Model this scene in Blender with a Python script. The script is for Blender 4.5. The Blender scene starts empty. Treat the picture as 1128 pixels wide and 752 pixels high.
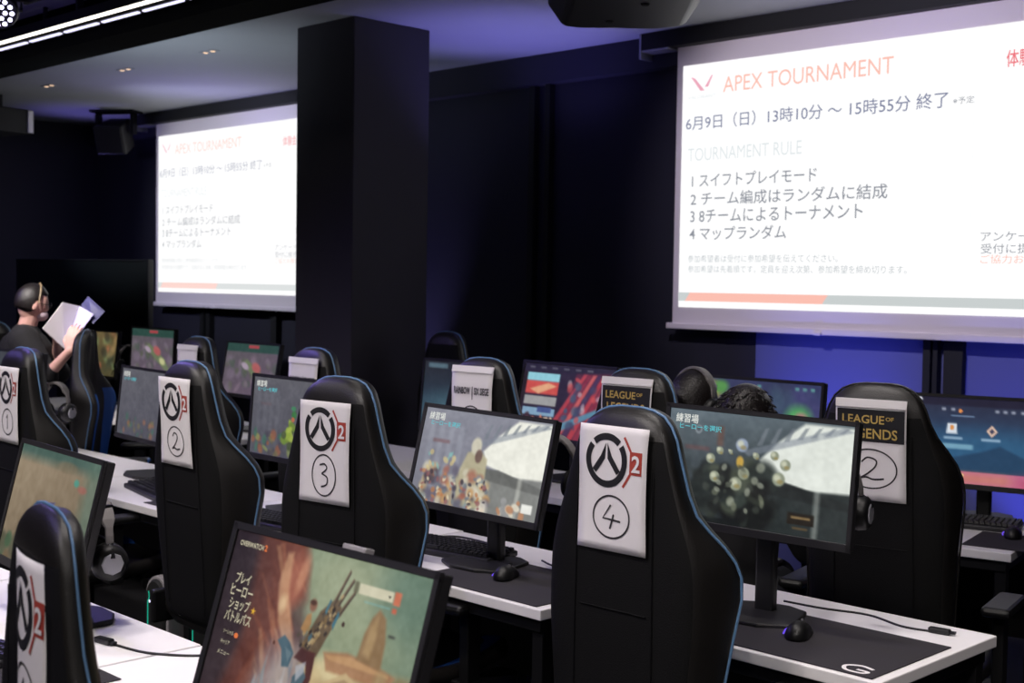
import bpy, math, random
import numpy as np
from mathutils import Vector, Matrix, Euler
random.seed(7); rng = np.random.RandomState(7)
PI = math.pi
C = bpy.context.scene.collection
sc = bpy.context.scene

# ------------------------------------------------------------------ materials
def lin(c):
    c = c / 255.0
    return c / 12.92 if c <= 0.04045 else ((c + 0.055) / 1.055) ** 2.4
def rgb(*c): return tuple(lin(v) for v in c) + (1.0,)
def mat(name, col, rough=.5, metal=0., bump=0., bscale=60., var=0., emit=None, estr=0., coat=0., spec=.5):
    m = bpy.data.materials.new(name); m.use_nodes = True
    nt = m.node_tree; b = nt.nodes['Principled BSDF']
    b.inputs['Base Color'].default_value = rgb(*col)
    b.inputs['Roughness'].default_value = rough
    b.inputs['Metallic'].default_value = metal
    b.inputs['Specular IOR Level'].default_value = spec
    b.inputs['Coat Weight'].default_value = coat
    if emit is not None:
        b.inputs['Emission Color'].default_value = rgb(*emit); b.inputs['Emission Strength'].default_value = estr
    tc = nt.nodes.new('ShaderNodeTexCoord'); n = nt.nodes.new('ShaderNodeTexNoise')
    n.inputs['Scale'].default_value = bscale; n.inputs['Detail'].default_value = 4
    nt.links.new(tc.outputs['Object'], n.inputs['Vector'])
    if bump:
        bp = nt.nodes.new('ShaderNodeBump'); bp.inputs['Strength'].default_value = bump; bp.inputs['Distance'].default_value = .004
        nt.links.new(n.outputs['Fac'], bp.inputs['Height']); nt.links.new(bp.outputs['Normal'], b.inputs['Normal'])
    if var:
        mx = nt.nodes.new('ShaderNodeMix'); mx.data_type = 'RGBA'
        c = rgb(*col)
        mx.inputs['A'].default_value = tuple(v * (1 - var) for v in c[:3]) + (1,)
        mx.inputs['B'].default_value = tuple(min(1, v * (1 + var)) for v in c[:3]) + (1,)
        nt.links.new(n.outputs['Fac'], mx.inputs['Factor']); nt.links.new(mx.outputs['Result'], b.inputs['Base Color'])
    return m
def glow(name, col, s=1.0):
    m = bpy.data.materials.new(name); m.use_nodes = True; nt = m.node_tree
    b = nt.nodes['Principled BSDF']; b.inputs['Base Color'].default_value = (0, 0, 0, 1); b.inputs['Specular IOR Level'].default_value = 0
    b.inputs['Emission Color'].default_value = rgb(*col); b.inputs['Emission Strength'].default_value = s
    return m
def picture_mat():
    m = bpy.data.materials.new('screen_picture'); m.use_nodes = True; nt = m.node_tree
    b = nt.nodes['Principled BSDF']; b.inputs['Base Color'].default_value = (.004, .004, .004, 1); b.inputs['Roughness'].default_value = .45
    a = nt.nodes.new('ShaderNodeAttribute'); a.attribute_name = 'picture'
    nt.links.new(a.outputs['Color'], b.inputs['Emission Color']); b.inputs['Emission Strength'].default_value = 1.0
    return m
M = dict(
 wall=mat('navy_painted_wall', (32, 31, 46), .8, var=.12, bscale=3, bump=.1),
 wall_wash_tint=mat('painted_blue_wash', (88, 92, 150), .8, var=.05, bscale=3),  # blue wash light worked into a paler wall tint
 ceil=mat('ceiling_paint', (150, 152, 158), .8, var=.04, bscale=4),
 black_paint=mat('black_paint', (8, 8, 11), .7, var=.1, bscale=6),
 column=mat('column_charcoal_paint', (44, 41, 50), .75, var=.12, bscale=5, bump=.15),
 floor=mat('dark_carpet', (26, 25, 29), .95, var=.35, bscale=120, bump=.6),
 leather=mat('black_leather', (24, 22, 21), .42, bump=.25, bscale=260, var=.12),
 leather_dark=mat('black_fabric_back', (5, 5, 6), .75, bump=.3, bscale=300, spec=.25),
 blue_leather=mat('blue_leather', (38, 96, 178), .45, bump=.2, bscale=200),
 piping=mat('blue_piping', (96, 132, 172), .4),
 plastic=mat('black_plastic', (12, 12, 14), .45, bump=.08, bscale=200),
 bezel=mat('dark_bezel_plastic', (30, 29, 32), .5, bump=.05, bscale=200),
 metal=mat('dark_metal', (40, 40, 44), .35, metal=.8),
 silver=mat('silver_plastic', (170, 170, 178), .35, metal=.4),
 white_top=mat('white_laminate', (235, 232, 234), .45, var=.02, bscale=20),
 paper=mat('white_paper', (228, 224, 226), .85, var=.02, bscale=30),
 ink=mat('black_ink', (18, 17, 24), .7),
 grey_ink=mat('marker_ink', (45, 42, 46), .7),
 red_ink=mat('brick_red_ink', (168, 62, 50), .7),
 gold_ink=mat('gold_ink', (196, 166, 92), .6),
 mat_cloth=mat('mouse_mat_cloth', (40, 37, 43), .9, var=.2, bscale=300, bump=.2),
 lightgrey=mat('pale_grey_shell', (150, 146, 150), .5, bump=.05),
 keycap=mat('keycap_plastic', (24, 24, 28), .5),
 keycap_edge=mat('keyboard_case', (34, 33, 38), .5),
 skin=mat('skin', (206, 160, 148), .55, var=.05, bscale=30),
 hair=mat('black_hair', (22, 17, 17), .38, bump=.8, bscale=140, var=.4),
 shirt=mat('black_cotton', (14, 13, 17), .9, bump=.3, bscale=90),
 jeans=mat('dark_trousers', (20, 20, 30), .9, bump=.3, bscale=90),
 fabric=mat('projection_fabric', (225, 215, 222), .8),
 screen_off=mat('black_display_glass', (7, 10, 11), .3, coat=.3),
 cable=mat('black_cable', (22, 20, 24), .5),
 rubber=mat('rubber', (14, 14, 15), .8),
 pic=picture_mat(),
 led=glow('white_led', (255, 250, 238), 3.0), led2=glow('cool_led', (225, 222, 255), 1.6),
 led_warm=glow('warm_led', (255, 214, 178), 1.3), led_green=glow('green_led', (30, 170, 140), .9), led_purple=glow('purple_led', (110, 80, 235), 1.0),
 led_spot=glow('white_led_dot', (225, 220, 255), 6),
)

# ------------------------------------------------------------------ mesh builder
class MB:
    def __init__(s): s.v = []; s.f = []; s.m = []
    def add(s, vs, fs, mi=0):
        o = len(s.v); s.v += [tuple(p) for p in vs]
        s.f += [tuple(i + o for i in f) for f in fs]; s.m += [mi] * len(fs)
    def box(s, c, d, rz=0, rx=0, ry=0, mi=0):
        R = Euler((rx, ry, rz)).to_matrix()
        P = [Vector(c) + R @ Vector((x * d[0] / 2, y * d[1] / 2, z * d[2] / 2)) for x in (-1, 1) for y in (-1, 1) for z in (-1, 1)]
        s.add(P, [(0, 1, 3, 2), (4, 6, 7, 5), (0, 4, 5, 1), (2, 3, 7, 6), (0, 2, 6, 4), (1, 5, 7, 3)], mi); return s
    def loft(s, rings, mi=0, cap=True, closed=True):
        n = len(rings[0]); vs = [p for r in rings for p in r]; fs = []
        for i in range(len(rings) - 1):
            for j in range(n if closed else n - 1):
                k = (j + 1) % n; fs.append((i * n + j, i * n + k, (i + 1) * n + k, (i + 1) * n + j))
        if cap: fs.append(tuple(range(n))[::-1]); fs.append(tuple((len(rings) - 1) * n + j for j in range(n)))
        s.add(vs, fs, mi); return s
    def tube(s, path, r, n=8, mi=0):
        path = [Vector(p) for p in path]; rs = r if isinstance(r, (list, tuple)) else [r] * len(path)
        rings = []; up = None
        for i, p in enumerate(path):
            t = (path[min(i + 1, len(path) - 1)] - path[max(i - 1, 0)]).normalized()
            if up is None: up = Vector((0, 0, 1)) if abs(t.z) < .9 else Vector((1, 0, 0))
            a = t.cross(up).normalized(); b = a.cross(t).normalized(); up = b
            rings.append([p + (a * math.cos(2 * PI * k / n) + b * math.sin(2 * PI * k / n)) * rs[i] for k in range(n)])
        return s.loft(rings, mi)
    def lathe(s, prof, c=(0, 0, 0), axis='z', n=24, mi=0):
        rings = []
        for r, h in prof:
            ring = []
            for k in range(n):
                a = 2 * PI * k / n; x, y = r * math.cos(a), r * math.sin(a)
                q = {'z': (x, y, h), 'x': (h, x, y), 'y': (y, h, x)}[axis]
                ring.append(Vector(c) + Vector(q))
            rings.append(ring)
        return s.loft(rings, mi)
    def prism(s, poly, z0, z1, mi=0, plane='xy', off=0):
        def P(a, b, h): return (a, b, h) if plane == 'xy' else (a, h, b)
        n = len(poly); vs = [P(a, b, z0) for a, b in poly] + [P(a, b, z1) for a, b in poly]
        fs = [tuple(range(n))[::-1], tuple(range(n, 2 * n))] + [(i, (i + 1) % n, n + (i + 1) % n, n + i) for i in range(n)]
        s.add(vs, fs, mi); return s
    def ell(s, c, r, n=16, m=10, R=None, mi=0, fn=None):
        vs = []; fs = []
        for i in range(m + 1):
            th = PI * i / m
            for j in range(n):
                ph = 2 * PI * j / n
                p = Vector((math.sin(th) * math.cos(ph), math.sin(th) * math.sin(ph), math.cos(th)))
                if fn: p = fn(p)
                p = Vector((p.x * r[0], p.y * r[1], p.z * r[2]))
                if R: p = R @ p
                vs.append(Vector(c) + p)
        for i in range(m):
            for j in range(n):
                k = (j + 1) % n; fs.append((i * n + j, (i + 1) * n + j, (i + 1) * n + k, i * n + k))
        s.add(vs, fs, mi); return s
    def cap(s, a, b, ra, rb, n=12):
        a, b = Vector(a), Vector(b); d = b - a; L = d.length; t = d / L
        pts = [a - t * ra * math.cos(x) for x in (0.25, .6, 1.0)]; rr = [ra * math.sin(x) for x in (0.25, .6, 1.0)]
        pts += [a, b]; rr += [ra, rb]
        pts += [b + t * rb * math.cos(x) for x in (1.0, .6, .25)]; rr += [rb * math.sin(x) for x in (1.0, .6, .25)]
        return s.tube(pts, rr, n)
    def chain(s, pts, rs, n=12):
        for i in range(len(pts) - 1): s.cap(pts[i], pts[i + 1], rs[i], rs[i + 1], n)
        return s
    def mesh(s, name):
        me = bpy.data.meshes.new(name); me.from_pydata(s.v, [], s.f)
        for p, mi in zip(me.polygons, s.m): p.material_index = mi
        me.update(); return me
def obj(name, mb, mats, parent=None, smooth=False, bevel=0, sub=0, loc=None, rot=None):
    me = mb.mesh(name) if isinstance(mb, MB) else mb
    if not isinstance(mats, (list, tuple)): mats = [mats]
    if len(me.materials) == 0:
        for m in mats: me.materials.append(m)
    o = bpy.data.objects.new(name, me); C.objects.link(o)
    if isinstance(mb, MB):
        import bmesh
        bm = bmesh.new(); bm.from_mesh(me); bmesh.ops.remove_doubles(bm, verts=bm.verts, dist=1e-6)
        bmesh.ops.recalc_face_normals(bm, faces=bm.faces); bm.to_mesh(me); bm.free()
    if smooth:
        for p in me.polygons: p.use_smooth = True
    if bevel:
        b = o.modifiers.new('bevel', 'BEVEL'); b.width = bevel; b.segments = 2; b.limit_method = 'ANGLE'; b.harden_normals = False
    if sub:
        b = o.modifiers.new('sub', 'SUBSURF'); b.levels = sub; b.render_levels = sub
    if parent: o.parent = parent
    if loc is not None: o.location = loc
    if rot is not None: o.rotation_euler = rot
    return o
def tag(o, label, cat, group=None, kind=None):
    o['label'] = label; o['category'] = cat
    if group: o['group'] = group
    if kind: o['kind'] = kind
    return o
def thing(name, label, cat, loc=(0, 0, 0), rz=0, group=None):
    o = bpy.data.objects.new(name, None); C.objects.link(o); o.empty_display_size = .1
    o.location = loc; o.rotation_euler = (0, 0, rz); return tag(o, label, cat, group)
def struct(name, mb, m, bevel=0):
    o = obj(name, mb, m, bevel=bevel); o['kind'] = 'structure'; return o
def copy_tree(o, parent=None):
    c = o.copy(); C.objects.link(c); c.parent = parent
    for ch in list(o.children): copy_tree(ch, c)
    return c
def baked(mb, name, voxel, smooth=2):
    me = mb.mesh(name); o = bpy.data.objects.new(name, me); C.objects.link(o)
    r = o.modifiers.new('r', 'REMESH'); r.mode = 'VOXEL'; r.voxel_size = voxel
    s = o.modifiers.new('s', 'SMOOTH'); s.iterations = smooth; s.factor = .6
    dg = bpy.context.evaluated_depsgraph_get(); dg.update()
    m2 = bpy.data.meshes.new_from_object(o.evaluated_get(dg)); m2.name = name
    bpy.data.objects.remove(o); m2.materials.clear()
    for p in m2.polygons: p.use_smooth = True
    return m2

# text as a thin mesh lying in the XZ plane facing -Y; width given, left baseline at origin
def text_mesh(s, width=None, height=None, depth=.0008, bold=0.0, shear=0):
    cu = bpy.data.curves.new('t', 'FONT'); cu.body = s; cu.size = 1; cu.offset = bold; cu.shear = shear
    cu.resolution_u = 3
    o = bpy.data.objects.new('t', cu); C.objects.link(o)
    dg = bpy.context.evaluated_depsgraph_get(); dg.update()
    me = bpy.data.meshes.new_from_object(o.evaluated_get(dg)); bpy.data.objects.remove(o)
    n = len(me.vertices); co = np.zeros(n * 3); me.vertices.foreach_get('co', co); co = co.reshape(n, 3)
    if n == 0: return me
    x0, x1 = co[:, 0].min(), co[:, 0].max(); y0, y1 = min(0, co[:, 1].min() * 0), co[:, 1].max()
    sx = width / (x1 - x0) if width else None; sy = height / y1 if height else None
    sx = sx or sy; sy = sy or sx
    out = np.zeros_like(co); out[:, 0] = (co[:, 0] - x0) * sx; out[:, 2] = co[:, 1] * sy; out[:, 1] = -depth
    me.vertices.foreach_set('co', out.ravel()); me.update(); me.materials.clear()
    return me
def text(s, m, parent, x, z, y=-.001, width=None, height=None, name='lettering', bold=0., shear=0):
    me = text_mesh(s, width, height, 0, bold, shear)
    # put the emission text on its carrier's face, a hair proud of it
    o = obj(name, me, m, parent, loc=(x, y, z)); return o

# ------------------------------------------------------------------ camera
f_px = 1433.07; yaw, pitch, roll = [math.radians(a) for a in (45.005, 2.5466, .87775)]
fw = Vector((-math.sin(yaw) * math.cos(pitch), math.cos(yaw) * math.cos(pitch), -math.sin(pitch)))
rt = Vector((math.cos(yaw), math.sin(yaw), 0)); up = rt.cross(fw)
c_, s_ = math.cos(roll), math.sin(roll)
rt, up = c_ * rt + s_ * up, -s_ * rt + c_ * up
cam = bpy.data.cameras.new('camera'); co = bpy.data.objects.new('camera', cam); C.objects.link(co)
Rm = Matrix((rt, up, -fw)).transposed().to_4x4(); Rm.translation = Vector((0, 0, 1.62)); co.matrix_world = Rm
cam.lens = f_px / 1128 * 36; cam.sensor_width = 36; cam.clip_start = .05
cam.dof.use_dof = True; cam.dof.focus_distance = 3.4; cam.dof.aperture_fstop = 5.6
sc.camera = co
sc.view_settings.view_transform = 'Standard'; sc.view_settings.look = 'None'; sc.view_settings.gamma = 1
sc.view_settings.use_curve_mapping = False; sc.view_settings.exposure = 0
w = bpy.data.worlds.new('world'); sc.world = w; w.use_nodes = True
w.node_tree.nodes['Background'].inputs[0].default_value = (.010, .009, .018, 1); w.node_tree.nodes['Background'].inputs[1].default_value = 1

# ------------------------------------------------------------------ room
CZ = 3.125
struct('floor', MB().box((-5.2, 1.6, -.05), (16, 11.4, .1)), M['floor'])
struct('ceiling', MB().box((-5.2, 1.6, CZ + .05), (16, 11.4, .1)), M['ceil'])
struct('wall_back', MB().box((-5.2, 6.35, CZ / 2), (16, .1, CZ)).box((-5.2, 6.25, 3.03), (16, .1, .19)), M['wall'])
struct('wall_left', MB().box((-12.25, 1.6, CZ / 2), (.1, 11.4, CZ)), M['wall'])
struct('wall_right', MB().box((1.9, 1.6, CZ / 2), (.1, 11.4, CZ)), M['wall'])
struct('wall_front', MB().box((-5.2, -4.05, CZ / 2), (16, .1, CZ)), M['wall'])
struct('column_pillar', MB().box((-6.2, 4.905, CZ / 2), (.55, .57, CZ)), M['column'], bevel=.006)
struct('ceiling_beam', MB().box((-5.2, 3.52, 3.01), (16, .25, .23)), mat('matt_black_beam', (3, 4, 5), .95, spec=.05))
struct('trim_blue_wash_patch', MB().box((-3.15, 6.293, .75), (2.3, .014, 1.5)), M['wall_wash_tint'])  # pale patch puts the blue light pool into the wall colour
for i, (x0, x1) in enumerate([(-3.245, -3.205), (-3.19, -3.165), (-3.13, -3.03), (-6.12, -6.07), (-5.97, -5.93), (-10.2, -10.14), (-10.1, -10.04), (-9.1, -9.02)]):
    struct('trim_%d' % (i + 1), MB().box(((x0 + x1) / 2, 6.27, 1.47), (x1 - x0, .05, 2.93)), M['black_paint'])

# ------------------------------------------------------------------ projection screens
T_white = glow('slide_white', (255, 255, 255), 1.05)
T_salmon = glow('slide_salmon', (252, 194, 180), 1.0); T_navy = glow('slide_navy', (122, 128, 158), 1.0)
T_faint = glow('slide_faint_grey', (226, 232, 234), 1.0); T_grey = glow('slide_grey', (142, 146, 156), 1.0)
T_light = glow('slide_light_grey', (190, 196, 200), 1.0); T_bar = glow('slide_bar_grey', (202, 208, 208), 1.0)
T_red = glow('slide_red', (240, 120, 130), 1.0); T_div = glow('slide_divider', (246, 248, 250), 1.0); T_pink = glow('slide_pink', (238, 170, 190), 1.)
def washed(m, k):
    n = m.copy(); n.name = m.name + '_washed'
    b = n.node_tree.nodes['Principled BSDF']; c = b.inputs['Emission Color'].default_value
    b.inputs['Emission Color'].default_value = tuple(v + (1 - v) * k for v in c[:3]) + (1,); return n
def projection_screen(x, label, k=0):
    g = 'pull-down projection screens on the back wall'
    root = thing('projection_screen', label, 'projection screen', (x, 6.15, 0), 0, g)
    W = 2.535; H = 1.415; top = 2.912
    obj('housing', MB().box((W / 2 + .02, .0, 3.075), (W + .6, .12, .1)), M['black_paint'], root, bevel=.004)
    obj('end_cap', MB().box((-.275, .0, 3.05), (.012, .125, .15)).box((-.17, .0, 3.02), (.2, .11, .01)), M['silver'], root)
    obj('fabric', MB().box((W / 2, .012, top - H / 2 + .005), (W + .09, .004, H + .23)), M['fabric'], root)
    obj('bottom_bar', MB().box((W / 2, .005, 1.385), (W + .16, .03, .035)).box((W*.38, -.015, 1.375), (.05, .02, .02)), M['fabric'], root, bevel=.006)
    sl = obj('projected_slide', MB().box((W / 2, .008, top - H / 2), (W, .003, H)), T_white, root)  # projector light put into the slide as its own glow
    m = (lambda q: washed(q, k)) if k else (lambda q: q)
    def t(s, q, x, v, wd=None, h=None, bold=0):
        text(s, m(q), sl, x, top - v, .0045, wd, h, bold=bold)
    t('APEX TOURNAMENT', T_salmon, .29, .178, 1.07, .088)
    t('6月9日（日）13時10分 〜 15時55分 終了', T_navy, .03, .372, 1.635, .075, .004)
    t('※予定', T_grey, 1.69, .365, .11, .032)
    t('TOURNAMENT RULE', T_faint, .048, .56, .775, .075)
    t('1 スイフトプレイモード', T_grey, .082, .708, .84, .072, .008)
    t('2 チーム編成はランダムに結成', T_grey, .075, .814, 1.27, .072, .008)
    t('3 8チームによるトーナメント', T_grey, .075, .915, 1.13, .072, .008)
    t('4 マップランダム', T_grey, .072, 1.015, .665, .072, .008)
    t('参加希望者は受付に参加希望を伝えてください。', T_light, .064, 1.148, 1.0, .04)
    t('参加希望は先着順です。定員を迎え次第、参加希望を締め切ります。', T_light, .066, 1.208, 1.4, .04)
    t('体験会アンケート', T_red, 1.957, .205, .50, .075, .012)
    t('アンケート回答後', T_grey, 1.856, 1.046, .5, .045)
    t('受付に提示ください', T_grey, 1.858, 1.106, .55, .045)
    t('ご協力お願いします', T_salmon, 1.858, 1.155, .5, .04)
    # V-shaped red mark
    e = MB()
    for poly in ([(0, .085), (.03, .075), (.1, 0), (.07, 0)], [(.1, .02), (.125, .02), (.155, .08), (.15, .088)]):
        e.add([(a + .06, .0045, top - .155 + b) for a, b in poly], [(0, 1, 2, 3)])
    obj('emblem', e, m(T_pink), sl)
    t('VALORANT', m(T_faint), .04, .2, .2, .022)
    e = MB().add
    b = MB(); b.add([(0.0, .0045, top - 1.378), (W, .0045, top - 1.378), (W, .0045, top - 1.328), (0, .0045, top - 1.328)], [(0, 1, 2, 3)])
    obj('footer_band', b, m(T_bar), sl)
    b = MB(); b.add([(.05, .003, top - 1.378), (.975, .003, top - 1.378), (1.01, .003, top - 1.328), (.085, .003, top - 1.328)], [(0, 1, 2, 3)])
    obj('footer_stripe', b, m(glow('stripe', (252, 192, 178), 1)), sl)
    b = MB(); b.add([(1.8, .0045, top - 1.3), (1.803, .0045, top - 1.3), (1.803, .0045, top - .05), (1.8, .0045, top - .05)], [(0, 1, 2, 3)])
    obj('divider_line', b, m(T_div), sl)
    return root
projection_screen(-4.766, 'right projection screen with crisp salmon APEX TOURNAMENT heading', 0)
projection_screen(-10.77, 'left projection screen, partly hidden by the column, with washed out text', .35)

# ------------------------------------------------------------------ gaming chair
ST = [ # z, rear half width, seam half width, seam forward, centre thickness, rear offset
 (1.339, .025, .03, .02, .03, .045), (1.334, .06, .065, .032, .05, .034), (1.322, .09, .095, .04, .068, .021), (1.30, .113, .12, .047, .083, .010), (1.27, .130, .138, .05, .09, .004),
 (1.22, .145, .152, .055, .09, 0), (1.15, .166, .172, .058, .085, 0), (1.10, .183, .190, .066, .08, 0), (1.065, .195, .212, .085, .075, 0),
 (1.03, .205, .238, .108, .07, 0), (.995, .213, .258, .126, .07, 0), (.96, .218, .268, .136, .07, 0), (.91, .22, .270, .136, .07, 0),
 (.82, .22, .262, .118, .07, 0), (.70, .208, .25, .10, .075, 0), (.60, .192, .245, .085, .08, 0), (.50, .18, .24, .07, .08, 0), (.44, .17, .225, .06, .08, .01)]
ST_A = ST
ST_B = [(z, hr * .96, hw * .96, fo * .68, tc, y0) for z, hr, hw, fo, tc, y0 in (
 (1.339, .03, .035, .02, .03, .045), (1.334, .07, .075, .032, .05, .034), (1.322, .10, .105, .04, .068, .021), (1.30, .122, .13, .047, .083, .010), (1.27, .138, .146, .05, .09, .004),
 (1.23, .152, .16, .056, .09, 0), (1.19, .165, .178, .07, .085, 0), (1.15, .18, .205, .09, .08, 0), (1.11, .195, .228, .11, .075, 0),
 (1.07, .205, .242, .125, .07, 0), (1.03, .212, .248, .13, .07, 0), (.98, .215, .248, .13, .07, 0), (.90, .215, .242, .12, .07, 0),
 (.80, .21, .234, .11, .07, 0), (.70, .208, .23, .10, .075, 0), (.60, .206, .228, .085, .08, 0), (.50, .205, .228, .07, .08, 0), (.44, .20, .22, .06, .08, .01))]
BY = -.33
def st_at(z):
    S = ST[::-1]
    for a, b in zip(S, S[1:]):
        if a[0] <= z <= b[0]:
            t = (z - a[0]) / (b[0] - a[0]); return [a[i] + (b[i] - a[i]) * t for i in range(6)]
    return S[-1] if z > S[-1][0] else S[0]
def section(z, hr, hw, fo, tc, y0):
    half = [(0, 0), (.45 * hr, 0), (.8 * hr, .003), (hr, .016), (hr + .5 * (hw - hr), .5 * fo), (hw, fo), (.965 * hw, fo + .032), (.86 * hw, fo + .04), (.7 * hw, fo * .5 + .045), (.5 * hw, tc), (.25 * hw, tc - .006), (0, tc - .01)]
    R = [(x, BY + y0 + y * (1 if z < 1.33 else .8), z) for x, y in half]
    L = [(-x, y, z) for x, y, z in R[1:-1]][::-1]
    return R + L
def backrest():
    zs = []
    S = ST[::-1]
    for a, b in zip(S, S[1:]):
        n = 2 if b[0] - a[0] > .03 else 1
        for k in range(n): zs.append(a[0] + (b[0] - a[0]) * k / n)
    zs.append(S[-1][0]); b = MB(); rings = [section(*(st_at(z))) for z in zs]; b.loft(rings)
    n = len(rings[0]); nf = len(b.f)
    for i in range(len(b.f) - 2):
        r, j = divmod(i, n); z = zs[r]
        if j in (1, 2, 20, 19, 0, 21): b.m[i] = 1 if z < 1.25 else 0   # dark cloth panel on the back
        if j in (6, 7, 14, 15) and .5 < z < 1.0: b.m[i] = 2
    return b, rings
def make_chair(st=None, pipe=None):
    global ST
    ST = st or ST_A
    root = thing('gaming_chair', 'black', 'gaming chair')
    b, rings = backrest()
    br = obj('backrest', b, [M['leather'], M['leather_dark'], M['blue_leather']], root, smooth=True, sub=1)
    p = [Vector(r[5]) * 1 for r in rings[1:]]; q = [Vector((-v.x, v.y, v.z)) for v in p][::-1]
    path = [v + Vector((.003 if v.x > 0 else -.003, -.002, 0)) for v in p + q]
    obj('piping', MB().tube(path, .0034, 6), pipe or M['piping'], br, smooth=True)
    # stitched seams on the shell
    s = MB()
    for sx in (-1, 1):
        s.tube([(sx * .118, BY - .002, .5), (sx * .118, BY - .002, .8), (sx * .112, BY - .002, 1.2)], .0015, 5)
    s.tube([(-.1, BY - .002, .86), (.1, BY - .002, .86)], .0015, 5)
    obj('seam', s, M['leather_dark'], br)
    for sx in (-1, 1): obj('recline_hinge', MB().box((sx * .25, -.24, .46), (.03, .1, .12)), M['plastic'], root, bevel=.01)
    # seat: bucket shape
    rings = []
    for i in range(12):
        t = i / 11; y = -.27 + .54 * t; hw = .25 + .02 * math.sin(PI * t); h = .455 - .03 * math.sin(PI * t)
        if i in (0, 11): hw -= .02; 
        rings.append([(-hw, y, .40), (hw, y, .40), (hw + .005, y, h + .03), (hw - .03, y, h + .065), (hw - .09, y, h + .02), (0, y, h + .01), (-hw + .09, y, h + .02), (-hw + .03, y, h + .065), (-hw - .005, y, h + .03)])
    b = MB().loft(rings)
    for i in range(len(b.f) - 2):
        if i % 9 in (3, 6): b.m[i] = 1
    obj('seat', b, [M['leather'], M['blue_leather']], root, smooth=True, sub=1)
    for sx in (-1, 1):
        a = obj('armrest', MB().box((sx * .315, -.02, .675), (.085, .25, .03)), M['plastic'], root, bevel=.012)
        obj('armrest_post', MB().box((sx * .31, -.04, .55), (.035, .06, .22)).box((sx * .28, -.04, .435), (.10, .06, .02)), M['plastic'], a, bevel=.005)
        obj('armrest_accent', MB().box((sx * .315, .085, .676), (.08, .05, .024)), M['blue_leather'], a, bevel=.012)
    obj('gas_lift', MB().lathe([(.028, .1), (.028, .25), (.02, .25), (.02, .39)], (0, 0, 0)).box((0, 0, .39), (.2, .24, .025)), M['metal'], root, smooth=False)
    s = MB().lathe([(.05, .07), (.05, .13), (.035, .14)], (0, 0, 0))
    for k in range(5):
        a = 2 * PI * k / 5 + .3; u = Vector((math.cos(a), math.sin(a), 0)); n_ = Vector((-u.y, u.x, 0))
        s.loft([[u * r + n_ * w_ + Vector((0, 0, z)) for w_, z in ((-h, zb), (h, zb), (h * .8, zt), (-h * .8, zt))] for r, h, zb, zt in ((.03, .03, .08, .125), (.18, .025, .075, .11), (.32, .018, .065, .085))])
    obj('star_base', s, M['plastic'], root, bevel=.003)
    for k in range(5):
        a = 2 * PI * k / 5 + .3; x, y = .31 * math.cos(a), .31 * math.sin(a)
        c = MB()
        for dx in (-.014, .014): c.lathe([(.012, dx - .008), (.028, dx - .008), (.03, dx), (.028, dx + .008), (.012, dx + .008)], (0, 0, .03), 'x', 16)
        c.lathe([(.008, .03), (.008, .075)], (0, 0, 0), 'z', 8)
        obj('caster', c, M['rubber'], root, loc=(x, y, 0), rot=(0, 0, a))
    return root
CH0 = make_chair(); CHB = make_chair(ST_B, M['leather']); ST = ST_A; used = [False]
RECL = {}
def chair(x, y, yawd, label, recl=0, z=0, group='black gaming chairs pushed up to the desks', src=None, slim=1):
    """x, y: middle of the rear face of the backrest"""
    a = math.radians(yawd); r = src if src else (CH0 if not used[0] else copy_tree(CH0)); used[0] = used[0] or not src
    off = Matrix.Rotation(a, 3, 'Z') @ Vector((0, BY, 0))
    r.location = (x - off.x, y - off.y, z); r.rotation_euler = (0, 0, a)
    tag(r, label, 'gaming chair', group)
    RECL[r.name] = recl
    if recl or slim != 1:
        br = [c for c in r.children if c.name.startswith('backrest')][0]; P = Vector((0, BY, 1.14)); Rr = Matrix.Rotation(math.radians(recl), 3, 'X')
        br.rotation_euler = (math.radians(recl), 0, 0); br.scale = (1, slim, 1); br.location = P - Rr @ Vector((0, BY * slim, 1.14))
    return r
def on_back(ch, obj_, lx, lz):  # put a sheet on a chair's back face
    a = ch.rotation_euler.z; th = math.radians(RECL[ch.name]); P = Vector((0, BY, 1.14))
    q = P + Matrix.Rotation(th, 3, 'X') @ (Vector((lx, BY - .006, lz)) - P)
    obj_.location = Vector(ch.location) + Matrix.Rotation(a, 3, 'Z') @ q; obj_.rotation_euler = (th, 0, a)

# ------------------------------------------------------------------ sheets of paper with print
def ribbon(pts, w, closed=False, y=0):
    b = MB(); P = [Vector((p[0], 0, p[1])) for p in pts]; n = len(P); L = []
    for i, p in enumerate(P):
        a = P[(i - 1) % n] if closed or i > 0 else P[i]; c = P[(i + 1) % n] if closed or i < n - 1 else P[i]
        t = (c - a).normalized(); nn = Vector((-t.z, 0, t.x)); L.append((p + nn * w / 2, p - nn * w / 2))
    vs = [q for l in L for q in l]; vs = [(v[0], y, v[2]) for v in vs]
    b.add(vs, [(2 * i, 2 * i + 1, (2 * i + 3) % (2 * n), (2 * i + 2) % (2 * n)) for i in range(n if closed else n - 1)]); return b
def arc(cx, cz, rx, rz, a0, a1, n=40): return [(cx + rx * math.cos(math.radians(a0 + (a1 - a0) * i / n)), cz + rz * math.sin(math.radians(a0 + (a1 - a0) * i / n))) for i in range(n + 1)]
def smooth_path(p, n=6):
    out = []
    for i in range(len(p) - 1):
        a, b, c, d = p[max(i - 1, 0)], p[i], p[i + 1], p[min(i + 2, len(p) - 1)]
        for k in range(n):
            t = k / n; out.append(tuple(.5 * (2 * b[j] + (c[j] - a[j]) * t + (2 * a[j] - 5 * b[j] + 4 * c[j] - d[j]) * t * t + (3 * b[j] - a[j] - 3 * c[j] + d[j]) * t ** 3) for j in (0, 1)))
    return out + [p[-1]]
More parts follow.
